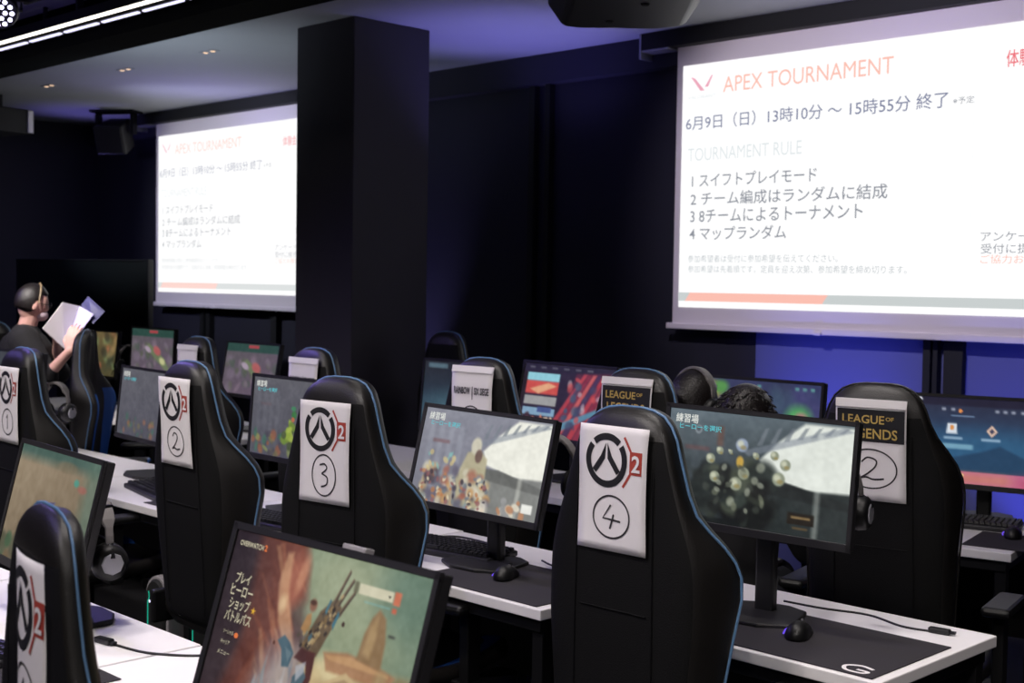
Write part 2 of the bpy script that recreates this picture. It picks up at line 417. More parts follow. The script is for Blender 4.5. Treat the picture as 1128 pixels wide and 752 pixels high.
DIG = {1: [[(.35, .75), (.5, 1), (.5, 0)]],
 2: [smooth_path([(.2, .78), (.4, 1), (.68, .9), (.66, .62), (.4, .28), (.12, .04)]) + smooth_path([(.12, .04), (.35, .12), (.6, .04), (.95, .1)])],
 3: [smooth_path([(.2, .92), (.55, .98), (.72, .8), (.35, .56)]) + smooth_path([(.35, .56), (.75, .42), (.7, .12), (.3, .0)])],
 4: [[(.48, 1), (.1, .42), (.95, .36)], [(.62, .62), (.45, 0)]]}
def sheet(ch, kind, digit, label, lx=0, topz=1.297, h=.297, egg=(.056, .05), curl=0):
    """paper in local XZ plane (x right, z up), face towards -Y, origin top centre"""
    hw = .105; b = MB(); N = 16; rows = []
    for i in range(N + 1):
        z = -h * i / N; zz = topz + z; dy = st_at(min(zz, 1.338))[5] - .000
        row = []
        for j in range(9):
            x = -hw + 2 * hw * j / 8
            yy = dy * .7 + curl * (x / hw) ** 2 - .004 * math.sin(3 * i / N) * (x / hw)
            row.append((x, yy, z))
        rows.append(row)
    vs = [p for r in rows for p in r]; fs = [(i * 9 + j, i * 9 + j + 1, (i + 1) * 9 + j + 1, (i + 1) * 9 + j) for i in range(N) for j in range(8)]
    b.add(vs, fs)
    def sy(x, z):
        zz = topz + z; return st_at(min(zz, 1.338))[5] * .7 + curl * (x / hw) ** 2 - .004 * math.sin(-3 * z / h) * (x / hw)
    r = obj('paper_sign', b, M['paper'], smooth=True)
    so = r.modifiers.new('s', 'SOLIDIFY'); so.thickness = .0004; so.offset = 1
    tag(r, label, 'paper sign', 'paper signs on the chair backs'); on_back(ch, r, lx, topz)
    def put(name, bb, m):
        bb.v = [(x, sy(x, z) - .0012 + y, z) for x, y, z in bb.v]; return obj(name, bb, m, r)
    if kind == 'round':
        cx, cz, R = -.018, -.082, .064; q = MB()
        for a0, a1 in ((48, 132), (141, 399)):
            rb = ribbon(arc(cx, cz, R * .88, R * .88, a0, a1, 30 if a1 - a0 < 100 else 60), R * .25); q.add(rb.v, rb.f)
        for sx in (-1, 1):
            P = [(.03, .66), (.06, .06), (.50, -.50), (.68, -.36), (.27, .16)]
            q.add([(cx + sx * a * R, 0, cz + c * R) for a, c in P], [(0, 1, 2), (0, 2, 4), (2, 3, 4)])
        put('ring_emblem', q, M['ink'])
        q = MB()
        for rb in (ribbon([(cx + R * .82, cz + R * .92), (cx + R * 1.17, cz + R * .40), (cx + R * 1.17, cz - R * .40), (cx + R * .82, cz - R * .92)], R * .10),): q.add(rb.v, rb.f)
        x0, x1 = cx + R * 1.14, cx + R * 1.70; z0, z1 = cz - R * .42, cz + R * .42
        q.add([(x0, 0, z0), (x1, 0, z0), (x1, 0, z1), (x0, 0, z1)], [(0, 1, 2, 3)])
        put('red_badge', q, M['red_ink'])
        me = text_mesh('2', None, R * .6, bold=.02); q = MB(); q.v = [(v.co.x + x0 + R * .1, -.0018, v.co.z + cz - R * .3) for v in me.vertices]; q.f = [tuple(p.vertices) for p in me.polygons]; q.m = [0] * len(q.f)
        put('badge_numeral', q, M['paper'])
        ccx, ccz = -.0, -.215
    elif kind == 'league':
        q = MB(); q.add([(-.1 + .02 * i, 0, -.125 + .0119 * j) for j in range(9) for i in range(11)], [(j * 11 + i, j * 11 + i + 1, j * 11 + i + 12, j * 11 + i + 11) for j in range(8) for i in range(10)]); put('black_label', q, M['ink'])
        for s, x, z, wd, hh in (('LEAGUE', -.084, -.070, .125, .024), ('OF', .045, -.060, .024, .011), ('LEGENDS', -.078, -.114, .158, .029)):
            me = text_mesh(s, wd, hh, bold=.015); q = MB(); q.v = [(v.co.x + x, -.0022, v.co.z + z) for v in me.vertices]; q.f = [tuple(p.vertices) for p in me.polygons]; q.m = [0] * len(q.f)
            put('gold_lettering', q, M['gold_ink'])
        ccx, ccz = .0, -.205
    else:
        for s, x, z, wd, hh in (('RAINBOW', -.09, -.105, .085, .026), ('|', 0.004, -.112, .004, .036), ('SIX SIEGE', .016, -.105, .075, .026)):
            me = text_mesh(s, wd, hh, bold=.03); q = MB(); q.v = [(v.co.x + x, -.0022, v.co.z + z) for v in me.vertices]; q.f = [tuple(p.vertices) for p in me.polygons]; q.m = [0] * len(q.f)
            put('black_lettering', q, M['ink'])
        ccx, ccz = .0, -.20
    if kind != 'round':   # folded-over top edge and a dark fold shadow line made by the real flap
        q = MB(); q.add([(-.105, -.002, 0), (.105, -.002, 0), (.104, -.004, -.024), (-.104, -.004, -.024)], [(0, 1, 2, 3)]); put('folded_edge', q, M['paper'])
    if digit:
        q = ribbon(arc(ccx, ccz, egg[0], egg[1], 100, 465, 48), .0045); 
        for st in DIG[digit]:
            rb = ribbon([(ccx + (x - .5) * egg[0] * 1.15, ccz + (z - .5) * egg[1] * 1.15) for x, z in st], .005); q.add(rb.v, rb.f)
        put('handwritten_number', q, M['grey_ink'])
    return r
g2 = 'black gaming chairs in the middle rows'
c4 = chair(-1.985, 2.335, 1, 'black gaming chair with blue piping carrying the sheet numbered 4', z=-.008)
c3 = chair(-3.04, 2.285, 7, 'black gaming chair with blue piping carrying the sheet numbered 3')
c2 = chair(-3.865, 2.285, -1, 'black gaming chair carrying the round emblem sheet numbered 2', recl=3.4)
c1 = chair(-4.98, 2.20, -2, 'black gaming chair at the left edge with sheet cut by the frame')
cr = chair(-1.905, .87, -10, 'nearest black gaming chair in the bottom left corner, seen from its side', z=-.07, slim=.58)
sheet(c4, 'round', 4, 'white sheet with round emblem and circled number 4', lx=-.004, topz=1.296)
sheet(c3, 'round', 3, 'white sheet with round emblem and circled number 3', lx=-.005, topz=1.27, egg=(.05, .06))
sheet(c2, 'round', 2, 'white sheet with round emblem and circled number 2', lx=-.01, topz=1.288)
sheet(c1, 'round', 1, 'white sheet with round emblem on the far left chair', lx=0, topz=1.265)
sheet(cr, 'round', 1, 'sheet with round emblem on the nearest chair, bottom left corner', lx=0, topz=1.265, curl=.012)
lr = chair(-1.93, 3.43, 12, 'gaming chair without blue piping carrying the league sheet numbered 2', src=CHB, recl=5)
lm = chair(-2.80, 3.36, 4, 'black gaming chair with a black and gold league label, behind chair 4')
rb_ = chair(-3.53, 3.33, 4, 'black gaming chair with the rainbow siege sheet, right of the column')
cb = chair(-4.42, 3.20, -1, 'black gaming chair in front of the column with a small pale sheet')
ca = chair(-5.56, 3.34, -4, 'black gaming chair behind chair 2 with a small pale sheet')
sheet(lr, 'league', 2, 'sheet with large gold on black league label and circled 2', lx=-.005, topz=1.30, h=.30, egg=(.078, .058))
sheet(lm, 'league', 0, 'league sheet with its number hidden, on the chair behind chair 4', lx=-.01, topz=1.31)
sheet(rb_, 'rain', 3, 'sheet printed RAINBOW SIX SIEGE with a circled number', lx=-.005, topz=1.31)
sheet(cb, 'rain', 0, 'pale sheet on the headrest in front of the column', lx=.0, topz=1.30)
sheet(ca, 'rain', 0, 'pale sheet on the headrest behind chair 2', lx=0, topz=1.30)
chair(-5.53, 4.95, 0, 'dark empty gaming chair far back, just right of the column')
chair(-6.58, 3.27, -38, 'gaming chair turned side-on beside the standing person with the booklet')
chair(-7.92, 3.35, 40, 'gaming chair headrest just entering the frame left of the standing person')

# ------------------------------------------------------------------ desks
def make_desk(w_=.96, d=.6):
    r = thing('desk', '', 'desk')
    obj('tabletop', MB().box((0, d / 2, .72), (w_, d, .03)), M['white_top'], r, bevel=.003)
    obj('frame', MB().box((0, .04, .685), (w_ - .04, .04, .04)).box((0, d - .04, .685), (w_ - .04, .04, .04)).box((-w_ / 2 + .04, d / 2, .685), (.04, d - .1, .04)).box((w_ / 2 - .04, d / 2, .685), (.04, d - .1, .04)), M['plastic'], r, bevel=.003)
    obj('modesty_panel', MB().box((0, d - .03, .49), (w_ - .1, .012, .36)), M['plastic'], r)
    for sx in (-1, 1):
        for y in (.05, d - .05):
            l = obj('leg', MB().box((sx * (w_ / 2 - .04), y, .345), (.04, .04, .65)), M['plastic'], r, bevel=.003)
            obj('levelling_foot', MB().lathe([(.02, .0), (.02, .012), (.008, .022)], (sx * (w_ / 2 - .04), y, 0), n=12), M['rubber'], l)
    return r
D0 = make_desk(); dused = [False]
def desk(x, y, rz, label, group='white topped desks in rows'):
    """x,y: front middle"""
    r = D0 if not dused[0] else copy_tree(D0); dused[0] = True
    r.location = (x, y, 0); r.rotation_euler = (0, 0, math.radians(rz)); tag(r, label, 'desk', group); return r
desk(-1.93, 2.63, 0, 'white desk at the bottom right carrying a dark mat and mouse')
desk(-2.89, 2.535, 0, 'white desk between chairs 3 and 4 with mouse and keyboard')
desk(-3.86, 2.55, 0, 'white desk in front of chair 2')
desk(-4.83, 2.54, 0, 'white desk seen left of chair 2 with a keyboard on it')
desk(-5.80, 2.56, 0, 'white desk behind the chair cut by the left frame edge')
desk(-6.77, 2.56, 0, 'white desk under the small monitor at the far left edge')
desk(-3.21, 1.08, 0, 'nearest white desk in the bottom left corner')
desk(-2.24, 1.08, 0, 'white desk beneath the big foreground monitor')
desk(-4.18, 1.08, 0, 'nearest row white desk running out of the left frame edge')
desk(-2.35, 4.18, 11.5, 'white desk at the right edge under the blue desktop monitor')
desk(-3.42, 3.93, 0, 'white desk in front of the seated person with headset')
desk(-4.39, 3.93, 0, 'back row white desk in front of the rainbow siege chair')
desk(-5.36, 3.93, 0, 'white desk in front of the column')
desk(-6.6, 3.95, 0, 'back row white desk left of the column')
desk(-7.6, 3.95, 0, 'back row white desk behind the side-on gaming chair')
desk(-8.6, 3.95, 0, 'back row white desk beside the black display')

# ------------------------------------------------------------------ screen pictures
class Pic:
    def __init__(s, w, h, c):
        s.w, s.h = w, h; s.u, s.v = np.meshgrid(np.linspace(0, 1, w), np.linspace(0, 1, h)); s.a = np.zeros((h, w, 3)); s.a[:] = c
    def mix(s, m, c): s.a = s.a * (1 - m[..., None]) + np.array(c, float) * m[..., None]; return s
    def ell(s, x, y, rx, ry, c, rot=0, soft=.25, al=1):
        dx = (s.u - x) * 1.78; dy = s.v - y; r = math.radians(rot); a = dx * math.cos(r) + dy * math.sin(r); b = -dx * math.sin(r) + dy * math.cos(r)
        d = np.sqrt((a / (rx * 1.78)) ** 2 + (b / ry) ** 2); return s.mix(al * np.clip((1 + soft / 2 - d) / soft, 0, 1), c)
    def rect(s, x0, y0, x1, y1, c, soft=.008, al=1):
        m = np.clip((s.u - x0) / soft + .5, 0, 1) * np.clip((x1 - s.u) / soft + .5, 0, 1) * np.clip((s.v - y0) / soft + .5, 0, 1) * np.clip((y1 - s.v) / soft + .5, 0, 1); return s.mix(al * m, c)
    def poly(s, P, c, soft=.012, al=1):
        P = np.array(P, float); d = np.full(s.u.shape, 9.); ins = np.zeros(s.u.shape, bool)
        for i in range(len(P)):
            a, b = P[i], P[(i + 1) % len(P)]
            ex, ey = (b[0] - a[0]) * 1.78, b[1] - a[1]; px, py = (s.u - a[0]) * 1.78, s.v - a[1]
            t = np.clip((px * ex + py * ey) / (ex * ex + ey * ey + 1e-9), 0, 1); d = np.minimum(d, np.hypot(px - t * ex, py - t * ey))
            c1 = (a[1] <= s.v) != (b[1] <= s.v)
            with np.errstate(divide='ignore', invalid='ignore'):
                xi = a[0] + (s.v - a[1]) * (b[0] - a[0]) / (b[1] - a[1] if b[1] != a[1] else 1e-9)
            ins ^= c1 & (s.u < xi)
        return s.mix(al * np.clip(np.where(ins, d, -d) / soft + .5, 0, 1), c)
    def grad(s, c0, c1, ang=90):
        r = math.radians(ang); t = np.clip(s.u * math.cos(r) + s.v * math.sin(r), 0, 1)[..., None]; s.a = np.array(c0) * (1 - t) + np.array(c1) * t; return s
    def noise(s, k, amp, seed=0):
        r = np.random.RandomState(seed); g = r.rand(k + 2, int(k * 1.78) + 2, 3 if amp < 0 else 1) * 2 - 1
        y = s.v * k; x = s.u * int(k * 1.78); yi = y.astype(int); xi = x.astype(int); fy = (y - yi)[..., None]; fx = (x - xi)[..., None]
        n = g[yi, xi] * (1 - fx) * (1 - fy) + g[yi, xi + 1] * fx * (1 - fy) + g[yi + 1, xi] * (1 - fx) * fy + g[yi + 1, xi + 1] * fx * fy
        s.a = s.a + n * abs(amp); return s
    def blobs(s, n, x0, y0, x1, y1, r, cols, seed, soft=.5, al=.9):
        q = np.random.RandomState(seed)
        for i in range(n):
            s.ell(x0 + (x1 - x0) * q.rand(), y0 + (y1 - y0) * q.rand(), r * (.5 + q.rand()) / 1.78, r * (.5 + q.rand()), cols[i % len(cols)], q.rand() * 180, soft, al)
        return s
def picture_mesh(p, w_, h_):
    W, H = p.w, p.h; vs = np.zeros((H * W, 3)); vs[:, 0] = (p.u.ravel() - .5) * w_; vs[:, 2] = (.5 - p.v.ravel()) * h_
    i = np.arange((H - 1) * (W - 1)); r, c = i // (W - 1), i % (W - 1); a = r * W + c
    F = np.stack([a, a + W, a + W + 1, a + 1], 1)
    me = bpy.data.meshes.new('display'); me.vertices.add(H * W); me.vertices.foreach_set('co', vs.ravel())
    me.loops.add(F.size); me.loops.foreach_set('vertex_index', F.ravel()); me.polygons.add(len(F)); me.polygons.foreach_set('loop_start', np.arange(len(F)) * 4)
    me.update(calc_edges=True)
    g_ = p.a.mean(axis=2, keepdims=True); p.a = g_ + (p.a - g_) * .82
    col = np.clip(p.a, 0, 255).reshape(-1, 3) / 255.; col = np.where(col <= .04045, col / 12.92, ((col + .055) / 1.055) ** 2.4)
    at = me.color_attributes.new('picture', 'FLOAT_COLOR', 'POINT'); at.data.foreach_set('color', np.concatenate([col, np.ones((len(col), 1))], 1).ravel())
    return me
def pic_rocks():   # foreground monitor: warm canyon, teal sky, diagonal contraption
    p = Pic(300, 170, (70, 52, 56)).grad((56, 42, 50), (104, 72, 66), 25)
    q = np.random.RandomState(17)
    # sky
    p.poly([(.36, -.1), (1.1, -.1), (1.1, .70), (.78, .62), (.6, .66), (.5, .52), (.43, .2)], (118, 138, 112), .10)
    p.ell(.60, .16, .22, .24, (160, 168, 132), 0, 1.1, .8); p.ell(.93, .12, .14, .2, (92, 122, 104), 0, 1.0, .7); p.ell(.72, .42, .16, .14, (150, 160, 124), 0, 1.0, .7)
    # canyon wall in brush strokes
    p.poly([(.14, -.05), (.38, -.05), (.42, .10), (.445, .28), (.37, .36), (.46, .60), (.36, 1.1), (.06, 1.1), (.16, .6)], (122, 66, 54), .09)
    for i in range(70):
        x = .16 + .26 * q.rand(); y = q.rand(); L = .12 + .2 * q.rand(); dx = .05 + .10 * q.rand(); w_ = .006 + .02 * q.rand()
        c = [(166, 88, 62), (98, 54, 50), (186, 112, 78), (134, 70, 54), (84, 50, 52), (204, 140, 96)][q.randint(6)]
        if x + dx < .45 - .05 * abs(y - .3): p.poly([(x, y), (x + w_, y - .01), (x + dx + w_, y + L), (x + dx, y + L)], c, .02, .55)
    p.ell(.37, .20, .055, .16, (176, 100, 76), 12, .8, .8); p.ell(.40, .16, .02, .10, (206, 140, 104), 12, .8, .7)
    p.poly([(.30, .06), (.33, .05), (.35, .26), (.40, .42), (.45, .58), (.41, .60), (.33, .44), (.29, .24)], (208, 152, 108), .03, .75)
    p.ell(.335, .34, .02, .05, (226, 190, 138), 0, .9, .7)
    p.poly([(.18, .5), (.27, .58), (.24, 1.1), (.10, 1.1)], (126, 60, 44), .07, .8); p.poly([(.20, .78), (.25, .66), (.28, .86), (.24, 1.1), (.16, 1.1)], (160, 78, 50), .03, .6)
    # pale smoke and blue shards, lower middle
    p.ell(.40, .84, .13, .30, (150, 142, 146), 12, .9, .8); p.ell(.45, .72, .08, .16, (176, 160, 146), 20, .9, .6)
    for i in range(26):
        x = .26 + .2 * q.rand(); y = .66 + .3 * q.rand(); c = [(128, 152, 160), (176, 176, 180), (150, 120, 116), (104, 120, 138)][q.randint(4)]
        p.poly([(x, y), (x + .012, y - .10 * q.rand() - .04), (x + .02, y + .02), (x + .03, y + .14)], c, .02, .6)
    # sunlit plaza, ruins
    p.poly([(.50, .62), (.66, .56), (1.1, .52), (1.1, 1.1), (.50, 1.1)], (164, 136, 90), .08, .95); p.ell(.64, .60, .11, .08, (222, 204, 150), 0, 1.0, .8); p.ell(.55, .82, .06, .18, (206, 178, 122), 0, 1., .7)
    p.poly([(.59, .52), (.70, .485), (.84, .50), (.93, .53), (.90, .60), (.62, .61)], (166, 112, 74), .02, .85); p.poly([(.60, .53), (.72, .50), (.90, .53), (.9, .545), (.62, .55)], (200, 150, 98), .015, .8)
    p.poly([(.745, .50), (.755, .36), (.775, .27), (.80, .22), (.835, .26), (.855, .38), (.86, .52)], (146, 114, 76), .02); p.poly([(.765, .46), (.775, .32), (.80, .26), (.81, .36), (.80, .48)], (182, 148, 98), .03, .7)
    p.rect(.61, .68, .83, .94, (156, 128, 88), .02, .8); p.poly([(.60, .69), (.715, .585), (.85, .69)], (192, 164, 114), .012, .9); p.poly([(.635, .68), (.715, .62), (.81, .68)], (150, 122, 84), .012, .8)
    for x in (.63, .67, .71, .75, .79): p.rect(x, .71, x + .014, .93, (204, 178, 128), .01, .85)
    p.rect(.61, .93, .84, .955, (196, 168, 120), .01, .8)
    p.blobs(60, .66, .84, 1.02, 1.05, .045, [(112, 84, 62), (84, 64, 50), (190, 156, 110), (150, 100, 70), (126, 104, 78)], 3, .8, .8)
    p.blobs(20, .86, .55, 1.02, .85, .05, [(130, 116, 76), (156, 134, 88), (104, 98, 66)], 4, .9, .7)
    # generic machine arm pointing up right
    p.poly([(.455, .60), (.495, .50), (.565, .53), (.52, .62)], (80, 44, 44), .012)
    p.poly([(.475, .53), (.53, .32), (.595, .22), (.625, .27), (.60, .40), (.56, .56)], (104, 84, 62), .012)
    for a, b, c, d in ((.575, .27, .625, .06), (.598, .26, .650, .10), (.615, .30, .668, .16)): p.poly([(a, b), (a + .012, b + .02), (c + .008, d + .01), (c, d)], (112, 94, 74), .006); p.poly([(a + .008, b), (a + .012, b + .01), (c + .008, d + .02), (c + .004, d + .01)], (64, 54, 48), .006, .8)
    for i in range(60):
        t = q.rand(); x = .485 + .11 * t + .03 * q.randn() * .5; y = .52 - .24 * t + .03 * q.randn(); c = [(58, 48, 44), (156, 126, 80), (88, 78, 66), (128, 100, 62), (44, 38, 38), (176, 150, 104)][q.randint(6)]
        a = q.rand() * .02; p.poly([(x, y), (x + .010, y - .02), (x + .018, y - .008), (x + .008, y + .015)], c, .006, .85)
    p.poly([(.552, .31), (.565, .24), (.572, .25), (.56, .33)], (58, 112, 130), .006); p.poly([(.598, .37), (.615, .29), (.622, .31), (.607, .40)], (58, 112, 130), .006); p.poly([(.50, .47), (.515, .44), (.52, .47), (.507, .50)], (70, 100, 110), .006)
    p.poly([(.455, .44), (.47, .36), (.49, .34), (.50, .40), (.48, .46)], (170, 124, 74), .012); p.ell(.49, .30, .018, .035, (138, 92, 70), 0, .6); p.ell(.487, .285, .016, .015, (84, 54, 44), 0, .6)
    p.poly([(.355, .54), (.385, .50), (.42, .53), (.45, .58), (.44, .66), (.405, .67), (.385, .58)], (70, 98, 112), .010); p.poly([(.40, .56), (.44, .58), (.43, .64)], (110, 132, 140), .01, .6)
    p.poly([(.51, .54), (.555, .54), (.56, .68), (.535, .84), (.505, .80), (.53, .67)], (82, 42, 40), .010); p.poly([(.47, .70), (.51, .63), (.535, .68), (.50, .82), (.475, .80)], (74, 98, 110), .010); p.poly([(.475, .64), (.52, .60), (.52, .66), (.49, .72)], (170, 172, 180), .01, .8)
    p.poly([(.445, 1.02), (.49, .89), (.53, .92), (.50, 1.05)], (96, 120, 132), .010)
    p.blobs(16, .5, .82, .6, 1., .022, [(190, 90, 80), (120, 110, 150), (206, 120, 90), (170, 60, 80)], 8, .6)
    p.rect(.685, .115, .845, .17, (206, 200, 168), .008); p.rect(.848, .11, .878, .18, (212, 110, 76), .008); p.rect(.72, .198, .84, .208, (120, 176, 172), .008, .6); p.rect(.85, .195, .87, .222, (204, 98, 70), .008); p.rect(.66, .11, .68, .17, (92, 88, 66), .01, .8); p.poly([(.82, .14), (.835, .14), (.8275, .155)], (60, 60, 50), .004)
    p.ell(.65, .35, .008, .014, (70, 50, 44)); p.ell(.34, .56, .006, .012, (90, 50, 40)); p.rect(.86, .33, .89, .345, (60, 60, 56), .01, .8)
    p.ell(.0, .5, .22, .9, (30, 24, 32), 0, 1.2, .5)
    return p.noise(40, 6, 1).noise(12, 6, 2)
def pic_training(kind):
    p = Pic(170, 96, (120, 122, 134))
    if kind == 3: p.grad((134, 136, 150), (116, 116, 130), 90)
    if kind == 4: p.grad((96, 112, 122), (20, 26, 26), 80)
    if kind == 2: p.grad((92, 92, 100), (78, 78, 90), 90)
    if kind in (3, 4):
        bright = (236, 236, 222) if kind == 3 else (222, 228, 218)
        p.poly([(.62, .2), (.75, .02), (1.05, .02), (1.05, .62), (.78, .6), (.56, .52), (.52, .38)], bright, .03)
        for i in range(7): p.poly([(.5 + i * .07, .26 - i * .03), (.53 + i * .07, .25 - i * .03), (.56 + i * .07, .09 - i * .012), (.54 + i * .07, .10 - i * .012)], (112, 122, 132), .012, .7)
        p.poly([(.42, .32), (.95, .02), (1, .05), (.46, .36)], (124, 134, 148), .02, .6)
        base = (128, 130, 126) if kind == 3 else (40, 48, 48)
        p.poly([(.52, .62), (1.05, .58), (1.05, 1.05), (.5, 1.05)], base, .03); p.poly([(.5, .56), (.66, .55), (1.05, .68), (1.05, .74), (.5, .66)], tuple(int(v * .8) for v in base), .02)
        p.rect(.82, .1, .85, 1, tuple(min(255, int(v * 1.05)) for v in bright), .02, .35)
    for x in (.06, .14, .22, .3): p.rect(x, .16, x + .04, .95, (146, 150, 164) if kind == 3 else (96, 98, 108) if kind == 2 else (70, 80, 88), .02, .5)
    p.rect(.1, .32, .24, .36, (120, 70, 70), .02, .5 if kind != 2 else .2)
    if kind == 3:   # generic pale figure-like silhouettes kept abstract, colourful gear below
        p.poly([(.38, .98), (.34, .7), (.40, .42), (.48, .36), (.56, .46), (.58, .98)], (186, 176, 136), .03, .9); p.ell(.46, .34, .04, .09, (206, 200, 176), 0, .4)
        p.ell(.49, .44, .028, .07, (112, 84, 76), 0, .4, .9)
        p.blobs(60, .05, .62, .62, 1.0, .05, [(196, 166, 116), (98, 92, 110), (166, 96, 76), (204, 196, 170), (120, 146, 160), (70, 62, 76), (206, 150, 86), (222, 214, 196)], 11, .9, .8).blobs(80, .05, .66, .6, 1.0, .022, [(60, 54, 66), (226, 210, 170), (190, 120, 70), (150, 90, 90), (110, 120, 130)], 15, .6, .8)
        p.blobs(14, .7, .84, .9, 1., .04, [(224, 214, 190), (190, 130, 90), (150, 150, 150)], 12); p.rect(.88, .84, .96, .93, (232, 232, 224), .01)
        p.blobs(12, .05, .45, .3, .66, .03, [(120, 180, 176), (214, 190, 120)], 14, .5, .7)
    if kind == 4:
        p.blobs(60, .18, .48, .58, .92, .09, [(34, 42, 40), (22, 26, 24), (52, 62, 56), (74, 82, 66), (16, 18, 18)], 21, .6, .8)
        for x, y, r in ((.42, .27, .06), (.30, .34, .035), (.25, .42, .045), (.60, .33, .04), (.66, .4, .05), (.63, .53, .06), (.44, .52, .055), (.40, .62, .06), (.28, .58, .05), (.5, .35, .03), (.36, .34, .02)):
            p.ell(x, y, r / 1.78, r, (142, 150, 126) if y > .3 else (140, 156, 182), 0, .3); p.ell(x - .008, y - .012, r / 3.4, r / 2, (206, 208, 178), 0, .8, .8); p.ell(x + .008, y + .02, r / 3.6, r / 3, (150, 128, 60), 0, .6, .6)
        p.ell(.415, .42, .02, .05, (206, 164, 60), 0, .5); p.blobs(26, .2, .45, .56, .85, .03, [(112, 118, 96), (150, 156, 136), (60, 66, 58)], 24, .6, .7)
        p.rect(.69, .80, .83, .90, (34, 28, 20), .01); p.rect(.71, .83, .81, .85, (176, 140, 84), .008, .7); p.rect(.72, .92, .8, .94, (120, 90, 50), .008, .6)
        p.ell(.17, .17, .02, .04, (150, 160, 168), 0, .4, .7); p.ell(.17, .165, .012, .025, (76, 86, 94), 0, .4)
        p.rect(.28, .12, .315, .3, (104, 74, 64), .02, .8)
    if kind == 5: p.grad((92, 92, 100), (78, 78, 90), 90); p.blobs(40, .02, .72, .9, 1., .04, [(112, 104, 70), (60, 110, 90), (150, 96, 70), (70, 66, 80)], 33, .8, .7)
    if kind == 2:
        p.blobs(34, .02, .68, .9, 1., .05, [(112, 104, 70), (60, 110, 90), (150, 86, 60), (70, 66, 80), (130, 140, 80)], 31, .6, .8)
        p.blobs(16, .42, .56, .52, .84, .055, [(140, 166, 48), (110, 140, 44), (160, 180, 60), (70, 84, 50)], 35, .5, .9); p.ell(.53, .44, .03, .05, (52, 120, 60), 0, .4); p.ell(.52, .36, .03, .03, (60, 132, 90)); p.ell(.52, .5, .02, .03, (190, 96, 60))
    return p.noise(30, 6, 4).noise(10, 5, 5)
def pic_desktop():
    p = Pic(120, 68, (30, 50, 90)).grad((38, 40, 66), (24, 84, 136), 90)
    p.rect(-.1, -.1, 1.1, .09, (24, 22, 50)); p.ell(.55, .62, .6, .25, (34, 96, 140), 0, .9, .7)
    p.poly([(-.1, .66), (.12, .58), (.28, .72), (.5, .62), (.62, .54), (.8, .68), (1.1, .6), (1.1, .88), (-.1, .88)], (22, 60, 96), .03, .9)
    p.rect(-.1, .855, 1.1, 1.1, (196, 96, 140)); p.rect(.1, .87, .7, 1, (206, 120, 90), .1, .7); p.rect(.75, .86, 1.1, 1.1, (190, 60, 90), .15, .8)
    for x in (.06, .14, .22, .3, .36): p.rect(x, .93, x + .035, .97, (70, 50, 100), .01, .7)
    p.ell(.02, .03, .02, .025, (220, 220, 230)); p.ell(.09, .03, .02, .025, (220, 220, 230)); p.ell(.36, .15, .012, .02, (240, 140, 60)); 
    for x in (.04, .1, .24, .3, .58, .63, .68, .74, .8, .86): p.rect(x, .12 , x + .025, .15, (200, 204, 220), .01, .7)
    p.rect(.03, .2, .14, .22, (170, 180, 210), .01, .7); p.rect(.3, .2, .45, .22, (120, 150, 190), .01, .7)
    p.poly([(.28, .3), (.34, .3), (.345, .42), (.275, .42)], (208, 216, 226), .01); p.ell(.31, .35, .014, .03, (226, 140, 60)); p.rect(.26, .46, .38, .49, (170, 200, 226), .01, .7)
    p.poly([(.53, .37), (.565, .30), (.60, .37), (.565, .44)], (224, 184, 160), .01); p.poly([(.548, .37), (.565, .335), (.583, .37), (.565, .405)], (60, 60, 90), .01); p.rect(.5, .46, .62, .49, (170, 200, 226), .01, .7)
    p.rect(.24, .54, .45, .60, (150, 206, 226), .02, .6); p.ell(.38, .9, .02, .02, (240, 200, 120)); return p.noise(20, 4, 6)
